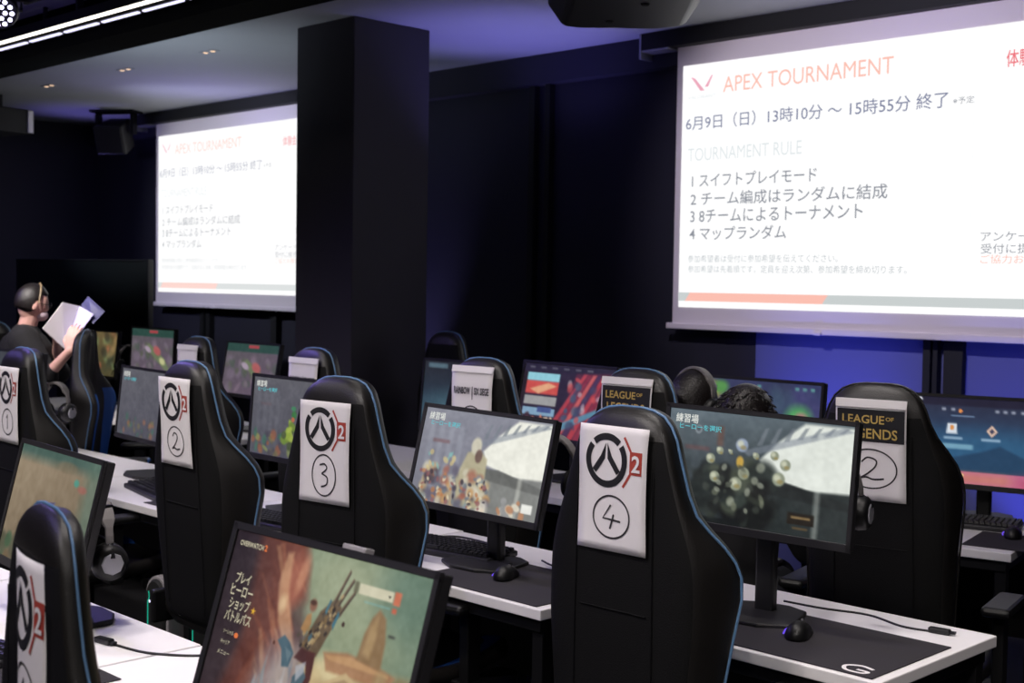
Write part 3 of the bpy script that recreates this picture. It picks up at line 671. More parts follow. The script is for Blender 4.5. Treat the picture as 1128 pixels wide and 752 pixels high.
def pic_map(seed, tint=0):
    p = Pic(110, 62, (70, 62, 76))
    if tint == 0:
        p.grad((128, 104, 62), (76, 70, 44), 60).blobs(50, 0, 0, 1, 1, .13, [(150, 120, 70), (84, 76, 44), (60, 66, 48), (170, 96, 60), (110, 130, 80), (52, 46, 36)], seed, .8, .7)
        p.ell(.3, .5, .1, .14, (180, 120, 70), 0, .7, .8)
    elif tint == 1:
        p.grad((88, 84, 88), (96, 80, 98), 60).blobs(30, 0, .2, 1, 1, .1, [(120, 104, 124), (84, 92, 70), (70, 84, 72), (132, 110, 128)], seed, .8, .6)
        p.rect(-.1, -.1, 1.1, .16, (40, 74, 66), .02); p.rect(.42, .02, .62, .08, (176, 60, 66), .02)
        p.poly([(.35, .4), (.42, .3), (.8, .62), (.95, .9), (.8, .85)], (104, 118, 84), .04); p.ell(.62, .46, .09, .09, (176, 84, 84), 20, .5); p.ell(.4, .44, .08, .06, (160, 140, 160), 20, .5); p.ell(.75, .68, .07, .07, (190, 190, 130), 20, .6)
    elif tint == 2:
        p.grad((54, 58, 96), (46, 54, 100), 40).blobs(30, 0, 0, 1, 1, .14, [(66, 64, 120), (44, 50, 84), (60, 84, 110)], seed, .9, .7)
        p.ell(.1, .15, .1, .12, (176, 160, 60), 0, .8); p.ell(.2, .1, .06, .08, (80, 150, 70), 0, .8); p.ell(.3, .25, .06, .1, (190, 120, 80), 0, .8); p.ell(.84, .42, .1, .16, (76, 170, 90), 0, .8); p.ell(.86, .42, .05, .08, (190, 110, 120), 0, .8)
        for x in (.42, .5, .8, .86, .92): p.rect(x, .04, x + .03, .08, (90, 170, 160), .01, .7)
    elif tint == 3:
        p.grad((34, 36, 42), (40, 70, 96), 90); p.ell(.5, .75, .5, .3, (70, 110, 124), 0, .9, .7); p.blobs(14, 0, .7, 1, 1, .07, [(220, 130, 60), (80, 180, 190), (60, 120, 120)], seed); p.rect(.05, .03, .3, .1, (120, 170, 190), .02, .5)
    elif tint == 4:   # left far small: dim green grey
        p.grad((60, 62, 72), (66, 82, 70), 70); p.rect(.6, .2, .85, .26, (160, 80, 80), .02, .6)
    elif tint == 5:   # sandy map of the nearest left monitor
        p = Pic(170, 96, (150, 130, 102)).grad((160, 140, 112), (118, 100, 76), 60)
        p.rect(-.1, -.1, 1.1, .1, (70, 98, 88), .1); p.rect(.86, -.1, 1.1, 1.1, (92, 120, 104), .12, .7); p.ell(.62, .1, .12, .05, (120, 104, 78), 0, .4, .6)
        p.ell(.76, .2, .03, .03, (74, 150, 130), 0, .6); p.ell(.84, .24, .05, .03, (170, 90, 80), 0, .6, .7); p.blobs(22, .0, .84, 1, 1.1, .09, [(58, 92, 60), (82, 82, 60), (110, 90, 60)], seed); p.ell(.72, .9, .05, .1, (60, 96, 66), 0, .5); p.ell(.97, .8, .06, .09, (84, 74, 58), 0, .5)
        p.noise(16, 6, seed)
    return p.noise(24, 5, seed)
def pic_poster():
    p = Pic(120, 68, (40, 30, 44)); p.rect(0, 0, 1.1, .1, (34, 30, 42))
    for i in range(6): p.rect(.06 + i * .13, .04, .12 + i * .13, .06, (150, 150, 160), .01, .5)
    p.poly([(.42, 1.1), (.6, .1), (1.1, .05), (1.1, 1.1)], (88, 34, 52), .04); 
    for i in range(9): p.poly([(.3 + i * .07, 1.05), (.36 + i * .07, 1.05), (.72 + i * .05, .1), (.68 + i * .05, .1)], [(206, 56, 62), (150, 38, 56), (224, 90, 84), (60, 44, 84)][i % 4], .03, .8)
    p.poly([(.5, .8), (.95, .5), (.97, .56), (.52, .9)], (70, 140, 170), .03, .9); p.blobs(26, .5, .15, 1, .95, .05, [(214, 70, 66), (60, 60, 90), (180, 160, 170), (40, 90, 120)], 41, .6, .7)
    p.rect(.05, .13, .42, .24, (130, 200, 214)); p.rect(.05, .24, .42, .42, (214, 70, 56)); p.poly([(.1, .36), (.3, .26), (.4, .3), (.2, .42)], (230, 160, 110), .02); p.rect(.05, .45, .42, .58, (152, 152, 150)); p.rect(.05, .62, .42, .72, (120, 160, 190)); p.rect(.22, .6, .38, .68, (60, 80, 140))
    p.blobs(16, .05, .74, .42, .98, .05, [(226, 130, 90), (60, 36, 40), (220, 190, 160)], 42); return p.noise(20, 6, 9)

# ------------------------------------------------------------------ monitors
SW = glow('interface_white', (226, 228, 222), 1); SC = glow('interface_cyan', (96, 196, 206), 1); SCR = glow('interface_cream', (208, 200, 172), 1); SR = glow('interface_orange', (224, 120, 70), 1); SY = glow('interface_amber', (220, 170, 60), 1)
def monitor(q, pic, label, w_=.556, h_=.33, logo=False, hook=True, roll=0, surf=.735):
    X, Y, Z, yd, td = q; a = math.radians(yd); t = math.radians(td)
    root = thing('monitor', label, 'monitor', (X, Y, surf), a, 'computer monitors on the desks')
    head = Matrix.Translation((0, 0, Z - surf)) @ Matrix.Rotation(math.radians(roll), 4, 'Y') @ Matrix.Rotation(-t, 4, 'X')
    bz = .012
    fr = MB()
    fr.box((0, .012, 0), (w_ , .024, h_)); 
    ho = obj('housing', fr, M['bezel'], root, bevel=.004); ho.matrix_local = head
    d = picture_mesh(pic, w_ - 2 * bz, h_ - 2 * bz - .008); d.materials.append(M['pic'])
    dp = obj('display', d, M['pic'], root); dp.matrix_local = head @ Matrix.Translation((0, -.0022, .004))
    rim = MB()
    for c, s in (((0, -.003, h_ / 2 - bz / 2), (w_, .008, bz)), ((0, -.003, -h_ / 2 + bz * .85), (w_, .008, bz * 1.7)), ((-w_ / 2 + bz / 2, -.003, 0), (bz, .008, h_)), ((w_ / 2 - bz / 2, -.003, 0), (bz, .008, h_))): rim.box(c, s)
    b = obj('bezel', rim, M['bezel'], root, bevel=.0015); b.matrix_local = head
    bk = obj('rear_cover', MB().box((0, .035, -.01), (w_ * .55, .03, h_ * .6)).lathe([(.07, .05), (.065, .065)], (0, 0, -.01), 'y', 20), M['plastic'], root, bevel=.008); bk.matrix_local = head
    py = .085; zt = Z - surf
    obj('stand_post', MB().box((0, py, zt / 2 + .0), (.055, .035, zt)), M['plastic'], root, bevel=.008)
    obj('stand_base', MB().prism([(-.13, -.03), (-.05, -.075), (.05, -.075), (.13, -.03), (.10, .13), (.04, .16), (-.04, .16), (-.10, .13)], 0, .014), M['bezel'], root, bevel=.004)
    return root, dp
def screen_text(dp, w_, h_, items):
    for s, m, u, v, wd, hh, b in items:
        text(s, m, dp, (u - .5) * w_, (.5 - v) * h_, -.0012, wd * w_, hh * h_, bold=b)
TR = [('練習場', SW, .035, .115, .13, .075, .008), ('ヒーローを選択', SC, .06, .175, .24, .05, .008)]
r4, d4 = monitor((-1.967, 2.885, 1.125, 8.4, 4.5), pic_training(4), 'black monitor right of chair 4 showing pale spheres on a dark hall', roll=1.4)
screen_text(d4, .532, .298, TR)
r3, d3 = monitor((-2.912, 2.775, 1.060, 3.6, 14), pic_training(3), 'black monitor between chairs 3 and 4 showing a bright white hall', roll=1.4)
screen_text(d3, .532, .298, TR)
r2, d2 = monitor((-4.08, 2.90, 1.086, -.5, 4.6), pic_training(2), 'black monitor between chairs 2 and 3 with grey hall and lime green shape')
screen_text(d2, .532, .298, TR)
r1, d1 = monitor((-5.244, 2.93, 1.053, -6, 6), pic_training(5), 'black monitor left of chair 2, partly behind its headrest')
screen_text(d1, .532, .298, TR)
rB, dB = monitor((-1.725, 1.26, 1.023, 0, 17), pic_rocks(), 'big foreground monitor with warm canyon artwork and Japanese menu')
screen_text(dB, .532, .298, [('OVERWATCH', SCR, .03, .085, .135, .03, .01), ('2', SR, .172, .085, .014, .035, .03),
  ('プレイ', SCR, .055, .30, .085, .062, .006), ('ヒーロー', SCR, .045, .375, .125, .062, .006), ('ショップ', SCR, .055, .45, .115, .062, .006), ('バトルパス', SCR, .045, .525, .15, .062, .006), ('★', SY, .182, .45, .025, .04, 0),
  ('ソーシャル', SCR, .06, .60, .06, .022, 0), ('●', SR, .125, .61, .022, .03, 0), ('キャリア', SCR, .06, .66, .05, .022, 0), ('メニュー', SCR, .055, .72, .07, .022, 0)])
tb = obj('sensor_tab', MB().box((.06, .008, .169), (.06, .02, .010)), M['lightgrey'], rB, bevel=.002); tb.matrix_local = Matrix.Translation((0, 0, 1.023 - .735)) @ Matrix.Rotation(-math.radians(17), 4, 'X')
rA, dA = monitor((-3.148, 1.49, 1.02, -5, 14), pic_map(51, 5), 'monitor at the left edge showing a sandy map')
rF, dF = monitor((-2.242, 4.80, 1.035, 13.4, 5), pic_desktop(), 'monitor at the right edge showing a blue desktop', .61, .36)
rE, dE = monitor((-2.942, 4.306, 1.082, -1, 5.5), pic_map(61, 2), 'monitor behind the dark haired head showing a blue game map', .61, .36)
rD, dD = monitor((-3.963, 4.295, 1.087, -4, 12), pic_poster(), 'monitor right of the rainbow siege chair with red poster artwork', .61, .36)
rG, dG = monitor((-4.61, 4.27, 1.064, -2, 5), pic_map(71, 3), 'dim teal monitor partly hidden just right of the column', .61, .36)
rH, dH = monitor((-6.472, 4.30, 1.089, 0, 10), pic_map(81, 1), 'monitor just left of the column with green header')
rI, dI = monitor((-7.70, 4.36, 1.13, 0, 3), pic_map(81, 1), 'monitor below the left screen, beside the side-on chair row')
rJ, dJ = monitor((-8.417, 4.33, 1.09, 3, 6), pic_map(91, 0), 'monitor with ochre map in front of the black display')
rK, dK = monitor((-6.465, 2.901, 1.074, -1, 5), pic_map(95, 4), 'dim monitor at the left edge below the standing person')

# ------------------------------------------------------------------ headsets
def make_headset():
    r = thing('headset', '', 'headset'); b = MB()
    path = [(.082 * math.cos(a), 0, .0 + .10 * math.sin(a)) for a in [math.radians(x) for x in range(0, 181, 12)]]
    rings = []
    for i, p in enumerate(path):
        a = math.radians(i * 12); n_ = Vector((math.cos(a), 0, math.sin(a))); w_ = .018 if 2 < i < 13 else .010; P = Vector(p)
        rings.append([P + n_ * -.005 + Vector((0, -w_, 0)), P + n_ * .006 + Vector((0, -w_, 0)), P + n_ * .006 + Vector((0, w_, 0)), P - n_ * .005 + Vector((0, w_, 0))])
    b.loft(rings); hb = obj('headband', b, mat('grey_headband', (112, 108, 108), .5), r, smooth=False, bevel=.003)
    for sx in (-1, 1):
        c = obj('ear_cup', MB().lathe([(.0, sx * .108), (.034, sx * .108), (.044, sx * .098), (.047, sx * .08), (.045, sx * .072)], (0, 0, -.045), 'x', 24), M['plastic'], r, smooth=True)
        obj('ear_cushion', MB().lathe([(.045, sx * .073), (.048, sx * .062), (.04, sx * .05), (.022, sx * .056)], (0, 0, -.045), 'x', 24), M['leather_dark'], c, smooth=True)
        obj('cup_disc', MB().lathe([(.0, sx * .112), (.026, sx * .111), (.03, sx * .106)], (0, 0, -.045), 'x', 8), M['silver'], c)
        obj('yoke', MB().tube([(sx * .084, 0, 0), (sx * .1, 0, -.01), (sx * .112, 0, -.03)], .006, 8), M['metal'], c)
    obj('microphone_boom', MB().tube([(-.1, 0, -.05), (-.105, -.05, -.08), (-.09, -.09, -.10)], .003, 6), M['plastic'], r)
    return r
HS0 = make_headset(); hused = [False]
def headset(loc, rot, label):
    r = HS0 if not hused[0] else copy_tree(HS0); hused[0] = True
    r.location = loc; r.rotation_euler = rot; tag(r, label, 'headset', 'black and silver headsets'); return r
def bracket_for(root, lx, lz, ly=.07):   # fold-out headset arm on the monitor's rear cover
    obj('headset_hook', MB().box(((lx + .1) / 2, ly, lz), (abs(lx - .1) + .03, .03, .012)).box((lx, ly, lz), (.03, .05, .012)), M['metal'], root, bevel=.002)
def hang(root, lx, z, label, rz=90, ly=.07):
    a = root.rotation_euler.z; bracket_for(root, lx, z - .735, ly)
    p = Vector(root.location) + Matrix.Rotation(a, 3, 'Z') @ Vector((lx, ly, 0))
    headset((p.x, p.y, z - .088), (0, 0, a + math.radians(rz)), label)
hang(rA, .065, 1.04, 'headset hanging behind the sandy map monitor, silver disc facing out', -6, .11)
hang(r4, .168, 1.17, 'headset hanging behind the right end of the pale spheres monitor', 8, .10)
hang(r3, .185, 1.14, 'headset hanging behind the right end of the bright hall monitor', 8, .14)
hang(rJ, .33, 1.15, 'small silver headset right of the ochre map monitor', 30)
hang(rK, .29, 1.08, 'headset beside the dim monitor at the left edge', 20)

# ------------------------------------------------------------------ computer towers, keyboards, mice, mats, cables
def tower(x, y, label, h=.44):
    r = thing('computer_tower', label, 'computer', (x, y, 0), 0, 'computer towers under the desk')
    w_ = .17
    def sec(k, z0=0): return [(-w_ / 2 * k, .015)] + [(w_ / 2 * k * math.cos(math.radians(a)) * -1, h - w_ * .5 + w_ * .5 * k * math.sin(math.radians(a))) for a in range(0, 181, 15)] + [(w_ / 2 * k, .015)]
    obj('shell', MB().loft([[(a, yy, b) for a, b in sec(k)] for yy, k in ((0, .97), (.02, 1), (.38, 1), (.40, .95))]), M['lightgrey'], r, smooth=False, bevel=.003)
    f = obj('front_grille', MB().loft([[(a * .8, yy, b * .95 + .012) for a, b in sec(k)] for yy, k in ((-.012, .9), (-.004, 1), (.002, 1))]), M['rubber'], r)
    led = MB().tube([(-.045, -.013, .06), (-.045, -.013, h - .12)] + [(-.045 + .01 * math.sin(math.radians(a)) , -.013, h - .1 + .02 * (1 - math.cos(math.radians(a)))) for a in range(0, 180, 30)], .0022, 6)
    obj('light_strip', led, M['led_green'], f); obj('power_light', MB().lathe([(.0, -.015), (.006, -.014)], (-.03, 0, h - .10), 'y', 12), M['led2'], f)
    return r
tower(-4.41, 2.52, 'pale computer tower with rounded black front left of chair 2', .49)
tower(-4.22, 2.60, 'second computer tower with green light strip under chair 2 armrest', .42)
def make_keyboard():
    r = thing('keyboard', '', 'keyboard')
    obj('case', MB().box((0, 0, .012), (.45, .16, .02), rx=.04), M['keycap_edge'], r, bevel=.005)
    k = MB()
    for row in range(6):
        x = -.215
        while x < .21:
            w_ = .017
            if row == 0 and -.1 < x < .0: w_ = .105
            k.loft([[(x + e, -.066 + row * .0225 + e, .022 + row * .001), (x + w_ - e, -.066 + row * .0225 + e, .022 + row * .001), (x + w_ - e, -.066 + row * .0225 + .018 - e, .022 + row * .001), (x + e, -.066 + row * .0225 + .018 - e, .022 + row * .001)] if e == 0 else [(x + e, -.066 + row * .0225 + e, .031 + row * .001), (x + w_ - e, -.066 + row * .0225 + e, .031 + row * .001), (x + w_ - e, -.066 + row * .0225 + .018 - e, .031 + row * .001), (x + e, -.066 + row * .0225 + .018 - e, .031 + row * .001)] for e in (0, .002)])
            x += w_ + .003
    obj('keycaps', k, M['keycap'], r); return r
K0 = make_keyboard(); kused = [False]
def keyboard(x, y, rz, label, s=1):
    r = K0 if not kused[0] else copy_tree(K0); kused[0] = True
    r.location = (x, y, .735); r.rotation_euler = (0, 0, math.radians(rz)); tag(r, label, 'keyboard', 'keyboards on the desks'); return r
keyboard(-3.14, 2.86, 8, 'keyboard right of chair 3, tucked in front of the bright hall monitor')
keyboard(-4.78, 2.74, -12, 'keyboard on the desk left of chair 2')
keyboard(-4.00, 2.70, 5, 'keyboard glimpsed between chairs 2 and 3')
keyboard(-2.26, 4.66, 14, 'keyboard under the blue desktop monitor at the right edge')
keyboard(-3.07, 1.22, 5, 'keyboard at the left frame edge behind the nearest chair')
def make_mouse():
    r = thing('computer_mouse', '', 'mouse')
    def fn(p): 
        z = max(p.z, -.15); return Vector((p.x * (1 - .15 * math.cos(p.y * 3)), p.y, z * (1 - .35 * p.y) if z > 0 else z))
    obj('body', MB().ell((0, 0, .006), (.034, .062, .034), 24, 16, fn=fn), M['plastic'], r, smooth=True)
    obj('scroll_wheel', MB().lathe([(.006, -.004), (.009, -.003), (.009, .003), (.006, .004)], (0, .036, .028), 'x', 16), M['metal'], r)
    obj('light_edge', MB().tube([(-.033, -.03, .01), (-.036, 0, .011), (-.034, .03, .01)], .0025, 6), M['led_purple'], r); return r
MO0 = make_mouse(); mused = [False]
def mouse(x, y, rz, label, z=.739):
    r = MO0 if not mused[0] else copy_tree(MO0); mused[0] = True
    r.location = (x, y, z); r.rotation_euler = (0, 0, math.radians(rz)); tag(r, label, 'mouse', 'black mice on the mats'); return r
def mousemat(x0, y0, x1, y1, label, rz=0, logo=False):
    cx, cy = (x0 + x1) / 2, (y0 + y1) / 2
    r = obj('mouse_mat', MB().box((0, 0, .0015), (x1 - x0, y1 - y0, .003)), M['mat_cloth'], loc=(cx, cy, .7355), rot=(0, 0, math.radians(rz)), bevel=.001)
    tag(r, label, 'mouse mat', 'dark mouse mats')
    if logo:
        b = ribbon([(x, z) for x, z in smooth_path([(.03, .02), (-.005, .03), (-.035, .01), (-.02, -.02), (.02, -.022), (.03, -.005), (.0, -.002)])], .010)
        b.v = [(x, z, .0034) for x, y, z in b.v]; obj('white_logo', b, M['paper'], r, loc=((x1 - x0) / 2 - .06, -(y1 - y0) / 2 + .04, 0))
    return r
mousemat(-1.99, 2.645, -1.475, 3.03, 'dark mat with white mark on the bottom right desk', 0, True)
mousemat(-2.95, 2.55, -2.44, 2.92, 'dark mat on the desk between chairs 3 and 4')
mousemat(-4.62, 2.58, -4.38, 2.80, 'dark mat on the desk left of chair 2')
mousemat(-2.10, 4.32, -1.82, 4.62, 'grey mat at the right frame edge', 11.5)
mousemat(-2.9, 1.12, -2.6, 1.4, 'violet tinged mat in the bottom left corner')
mouse(-1.785, 2.83, 20, 'mouse on the bottom right desk')
mouse(-2.74, 2.73, 25, 'mouse between chairs 3 and 4')
mouse(-2.0, 4.56, 20, 'mouse at the right frame edge below the blue monitor')
def cable(pts, r, label):
    p = smooth_path([(a[0], a[1]) for a in pts]); n = len(p); q = [(x, y, .738 + (0 if len(pts[0]) < 3 else 0)) for x, y in p]
    o = obj('cable', MB().tube(q, r, 6), M['cable'], smooth=True); return tag(o, label, 'cable')
cable([(-2.02, 3.12), (-1.9, 3.13), (-1.78, 3.16), (-1.66, 3.12), (-1.585, 3.13)], .003, 'thin cable along the back of the bottom right desk')
def plug(x, y, rz, label):
    r = thing('usb_plug', label, 'plug', (x, y, .735), math.radians(rz)); obj('plug_body', MB().box((0, 0, .008), (.055, .02, .014)), M['plastic'], r, bevel=.003)
    obj('plug_tip', MB().box((.034, 0, .008), (.014, .012, .006)), M['metal'], r)
plug(-1.56, 3.135, 10, 'black plug lying on the bottom right desk')
cable([(-2.86, 1.52), (-2.75, 1.54), (-2.66, 1.60), (-2.62, 1.66)], .003, 'thin cable on the nearest white desk')
plug(-2.89, 1.51, 10, 'black plug lying on the nearest white desk')
cable([(-3.0, 3.0), (-3.1, 3.04), (-3.3, 3.05), (-3.36, 2.95)], .004, 'cable looping behind the keyboard right of chair 3')
cable([(-2.84, 2.99), (-2.74, 2.96), (-2.62, 3.02), (-2.5, 3.0)], .003, 'cable on the desk under the bright hall monitor')

# ------------------------------------------------------------------ black display on a stand
r = thing('television', 'large black switched-off display standing under the left screen', 'television', (-9.72, 4.88, 0), math.radians(16))
obj('housing', MB().box((0, .02, 1.33), (1.46, .05, .86)), M['plastic'], r, bevel=.006)
obj('bezel', MB().box((0, -.008, 1.755), (1.46, .012, .012)).box((0, -.008, .905), (1.46, .012, .015)).box((-.725, -.008, 1.33), (.012, .012, .86)).box((.725, -.008, 1.33), (.012, .012, .86)), M['metal'], r)
obj('display', MB().box((0, -.005, 1.33), (1.43, .004, .83)), M['screen_off'], r)
for sx in (-.3, .3): obj('stand_post', MB().box((sx, .07, .75), (.05, .05, 1.46)), M['metal'], r)
obj('stand_base', MB().box((0, .07, .03), (.95, .08, .05)).box((-.4, .05, .03), (.08, .6, .05)).box((.4, .05, .03), (.08, .6, .05)), M['metal'], r, bevel=.005)

# ------------------------------------------------------------------ ceiling equipment
r = thing('ceiling_projector', 'dark ceiling projector above the right screen, cut by the top edge', 'projector', (-3.22, 3.80, 2.64), math.radians(-44))
r.scale = (1.0, 1.0, 1.0)
body = [[(x * k, y * k + dy, z) for x, y in [(-.34, -.20), (-.30, -.27), (.34, -.27), (.42, -.2), (.44, .16), (.36, .27), (-.24, .30), (-.33, .18)]] for z, k, dy in ((0, .80, 0), (.015, .86, 0), (.10, 1.05, 0), (.16, 1.02, 0), (.19, .9, 0))]
obj('body', MB().loft(body), M['plastic'], r, smooth=False, bevel=.012)
obj('lens', MB().lathe([(.05, .16), (.055, .24), (.045, .245)], (.05, 0, .075), 'y', 24), M['screen_off'], r)
for fx, fy in ((-.12, -.05), (.2, .05)): obj('foot', MB().lathe([(.012, -.008), (.018, .0)], (fx, fy, .0), n=12), M['rubber'], r)
obj('ceiling_pole', MB().lathe([(.02, .14), (.02, .48)], (0, 0, 0), n=16).box((0, 0, .475), (.2, .2, .012)), M['plastic'], r)
r = thing('loudspeaker', 'black loudspeaker on a ceiling bracket left of the left screen', 'loudspeaker', (-10.93, 5.82, CZ), math.radians(35))
obj('bracket', MB().box((0, 0, -.01), (.42, .2, .02)).box((-.17, 0, -.11), (.03, .08, .2)).box((.17, 0, -.11), (.03, .08, .2)), M['metal'], r)
cb2 = obj('cabinet', MB().loft([[(x * k, y, z) for x, z in ((-.14, -.13), (.14, -.13), (.14, .13), (-.14, .13))] for y, k in ((-.14, 1), (.14, .7))]), M['bezel'], r, bevel=.01, loc=(0, 0, -.23), rot=(math.radians(22), 0, 0))
obj('grille', MB().box((0, -.144, 0), (.25, .01, .23)), M['bezel'], cb2, bevel=.003)
r = thing('ceiling_box', 'dark ceiling box with a pale end strip at the upper left edge', 'projector', (-10.55, 4.70, 2.90), math.radians(12))
obj('body', MB().box((-.22, 0, 0), (.5, .34, .20)), M['black_paint'], r, bevel=.01); obj('end_strip', MB().box((.035, .14, -.0), (.014, .045, .18)), M['paper'], r); obj('hanger', MB().box((-.2, 0, .16), (.05, .05, .13)), M['metal'], r)
# linear lights along the beam
r = thing('linear_light', 'long continuous white light bar along the ceiling beam', 'ceiling light', (-6.5, 3.245, 0), 0)
obj('housing', MB().box((0, 0, 2.985), (9, .05, .05)), M['black_paint'], r); obj('diffuser', MB().box((0, -.004, 2.957), (9, .026, .008)), M['led'], r); obj('hanger', MB().box((-3, 0, 3.07), (.02, .02, .12)).box((3, 0, 3.07), (.02, .02, .12)).box((0, 0, 3.07), (.02, .02, .12)), M['black_paint'], r)
for i in range(17):
    x = -9.62 + i * .425
    r = thing('linear_light', 'short cool light segment in the broken line beside the long bar', 'ceiling light', (x, 3.335, 0), 0, 'short light segments in the broken line')
    obj('housing', MB().box((0, 0, 2.985), (.425, .05, .05)), M['black_paint'], r); obj('diffuser', MB().box((0, 0, 2.957), (.375, .018, .008)), M['led2'], r); obj('hanger', MB().box((0, 0, 3.07), (.02, .02, .12)), M['black_paint'], r)
for x, lab in ((-9.92, 'leftmost recessed double downlight in the ceiling beside the loudspeaker'), (-8.71, 'middle recessed double downlight in the ceiling above the left screen'), (-7.59, 'rightmost recessed double downlight, nearest the column')):
    r = thing('downlight', lab, 'downlight', (x, 4.71, CZ), 0, 'recessed downlights')
    obj('frame', MB().box((0, 0, -.002), (.17, .06, .004)), M['ceil'], r)
    for sx in (-.045, .045): obj('lamp', MB().lathe([(.0, -.007), (.014, -.007), (.018, -.004)], (sx, 0, 0), n=16), M['led_warm'], r)
r = thing('stage_light', 'round stage light with a ring of white dots in the top left corner', 'stage light', (-6.46, 2.80, 2.93), 0)
r.rotation_euler = Vector((.75, -.33, -.55)).to_track_quat('-Z', 'Y').to_euler()
obj('body', MB().lathe([(.09, .0), (.1, .03), (.085, .11), (.03, .14)], n=24), M['plastic'], r); obj('yoke', MB().tube([(-.11, 0, .04), (-.11, 0, .17), (.11, 0, .17), (.11, 0, .04)], .008, 6).box((0, 0, .18), (.05, .05, .03)), M['metal'], r)
for k in range(12):
    a = 2 * PI * k / 12; obj('led_dot', MB().lathe([(.0, -.004), (.011, -.003)], (.066 * math.cos(a), .066 * math.sin(a), 0), n=8), M['led_spot'], r)
for k in range(6):
    a = 2 * PI * k / 6; obj('led_dot', MB().lathe([(.0, -.004), (.011, -.003)], (.034 * math.cos(a), .034 * math.sin(a), 0), n=8), M['led_spot'], r)
r = thing('ceiling_truss', 'dark perforated ceiling track beside the round stage light', 'track', (0, 2.9, 0), 0)
t = MB(); t.box((-5.0, -.06, 3.03), (3.0, .02, .06)).box((-5.0, .06, 3.03), (3.0, .02, .06))
for i in range(26): t.box((-6.45 + i * .115, 0, 3.03), (.03, .10, .06))
obj('ladder_rail', t, M['black_paint'], r); obj('hanger', MB().box((-5.6, 0, 3.09), (.02, .02, .07)).box((-4.4, 0, 3.09), (.02, .02, .07)), M['metal'], r)

# ------------------------------------------------------------------ people
def head_shape(b, c, R, s=1.0):
    def fn(p):
        x, y, z = p
        k = 1.0
        if z < 0: k = 1 - .28 * (-z) ** 1.4                          # jaw narrows
        y2 = y * (1.0 if y < 0 else (1 - .1 * max(0, -z)))
        x2 = x * k; 
        if y > .6 and -.35 < z < .15 and abs(x) < .25: y2 += .16 * (1 - abs(x) / .25) * (1 - abs(z + .1) / .27)   # nose
        if y > .5 and .05 < z < .3 and .2 < abs(x) < .6: y2 -= .06   # eye sockets
        if y > .6 and -.62 < z < -.45 and abs(x) < .3: y2 += .04     # lips
        if y > .4 and z < -.8: y2 += .10                              # chin
        return Vector((x2, y2, z))
    b.ell(c, (.075 * s, .095 * s, .115 * s), 48, 36, R, fn=fn)
    for sx in (-1, 1): b.ell(Vector(c) + R @ Vector((sx * .078 * s, -.005, -.01)), (.012, .02 * s, .032 * s), 10, 8, R)
    return b
def hand(b, w, direction, palm_n, curl=.5, side=1):
    """five separate fingers; w wrist, direction of the palm, palm normal"""
    d = Vector(direction).normalized(); n = Vector(palm_n).normalized(); s = d.cross(n).normalized() * side; w = Vector(w)
    for i in range(4):
        o = (i - 1.5) * .019; b.cap(w + s * o * .5, w + d * .085 + s * o, .014, .0105, 8)
    L = [.066, .078, .072, .056]
    for i in range(4):
        p = w + d * .088 + s * (i - 1.5) * .021; q = p; ang = 0
        for k, fr in enumerate((.45, .3, .25)):
            ang += curl * (.5 + .3 * k); v = d * math.cos(ang) + n * math.sin(ang); q2 = q + v * L[i] * fr; b.cap(q, q2, .0085 - .001 * k, .008 - .001 * k, 8); q = q2
    p = w + d * .03 - s * .025; v = (d * .6 - s * .7 + n * .35).normalized(); b.cap(p, p + v * .04, .012, .010, 8); v2 = (d * .8 - s * .2 + n * .6).normalized(); b.cap(p + v * .04, p + v * .04 + v2 * .032, .010, .0085, 8)
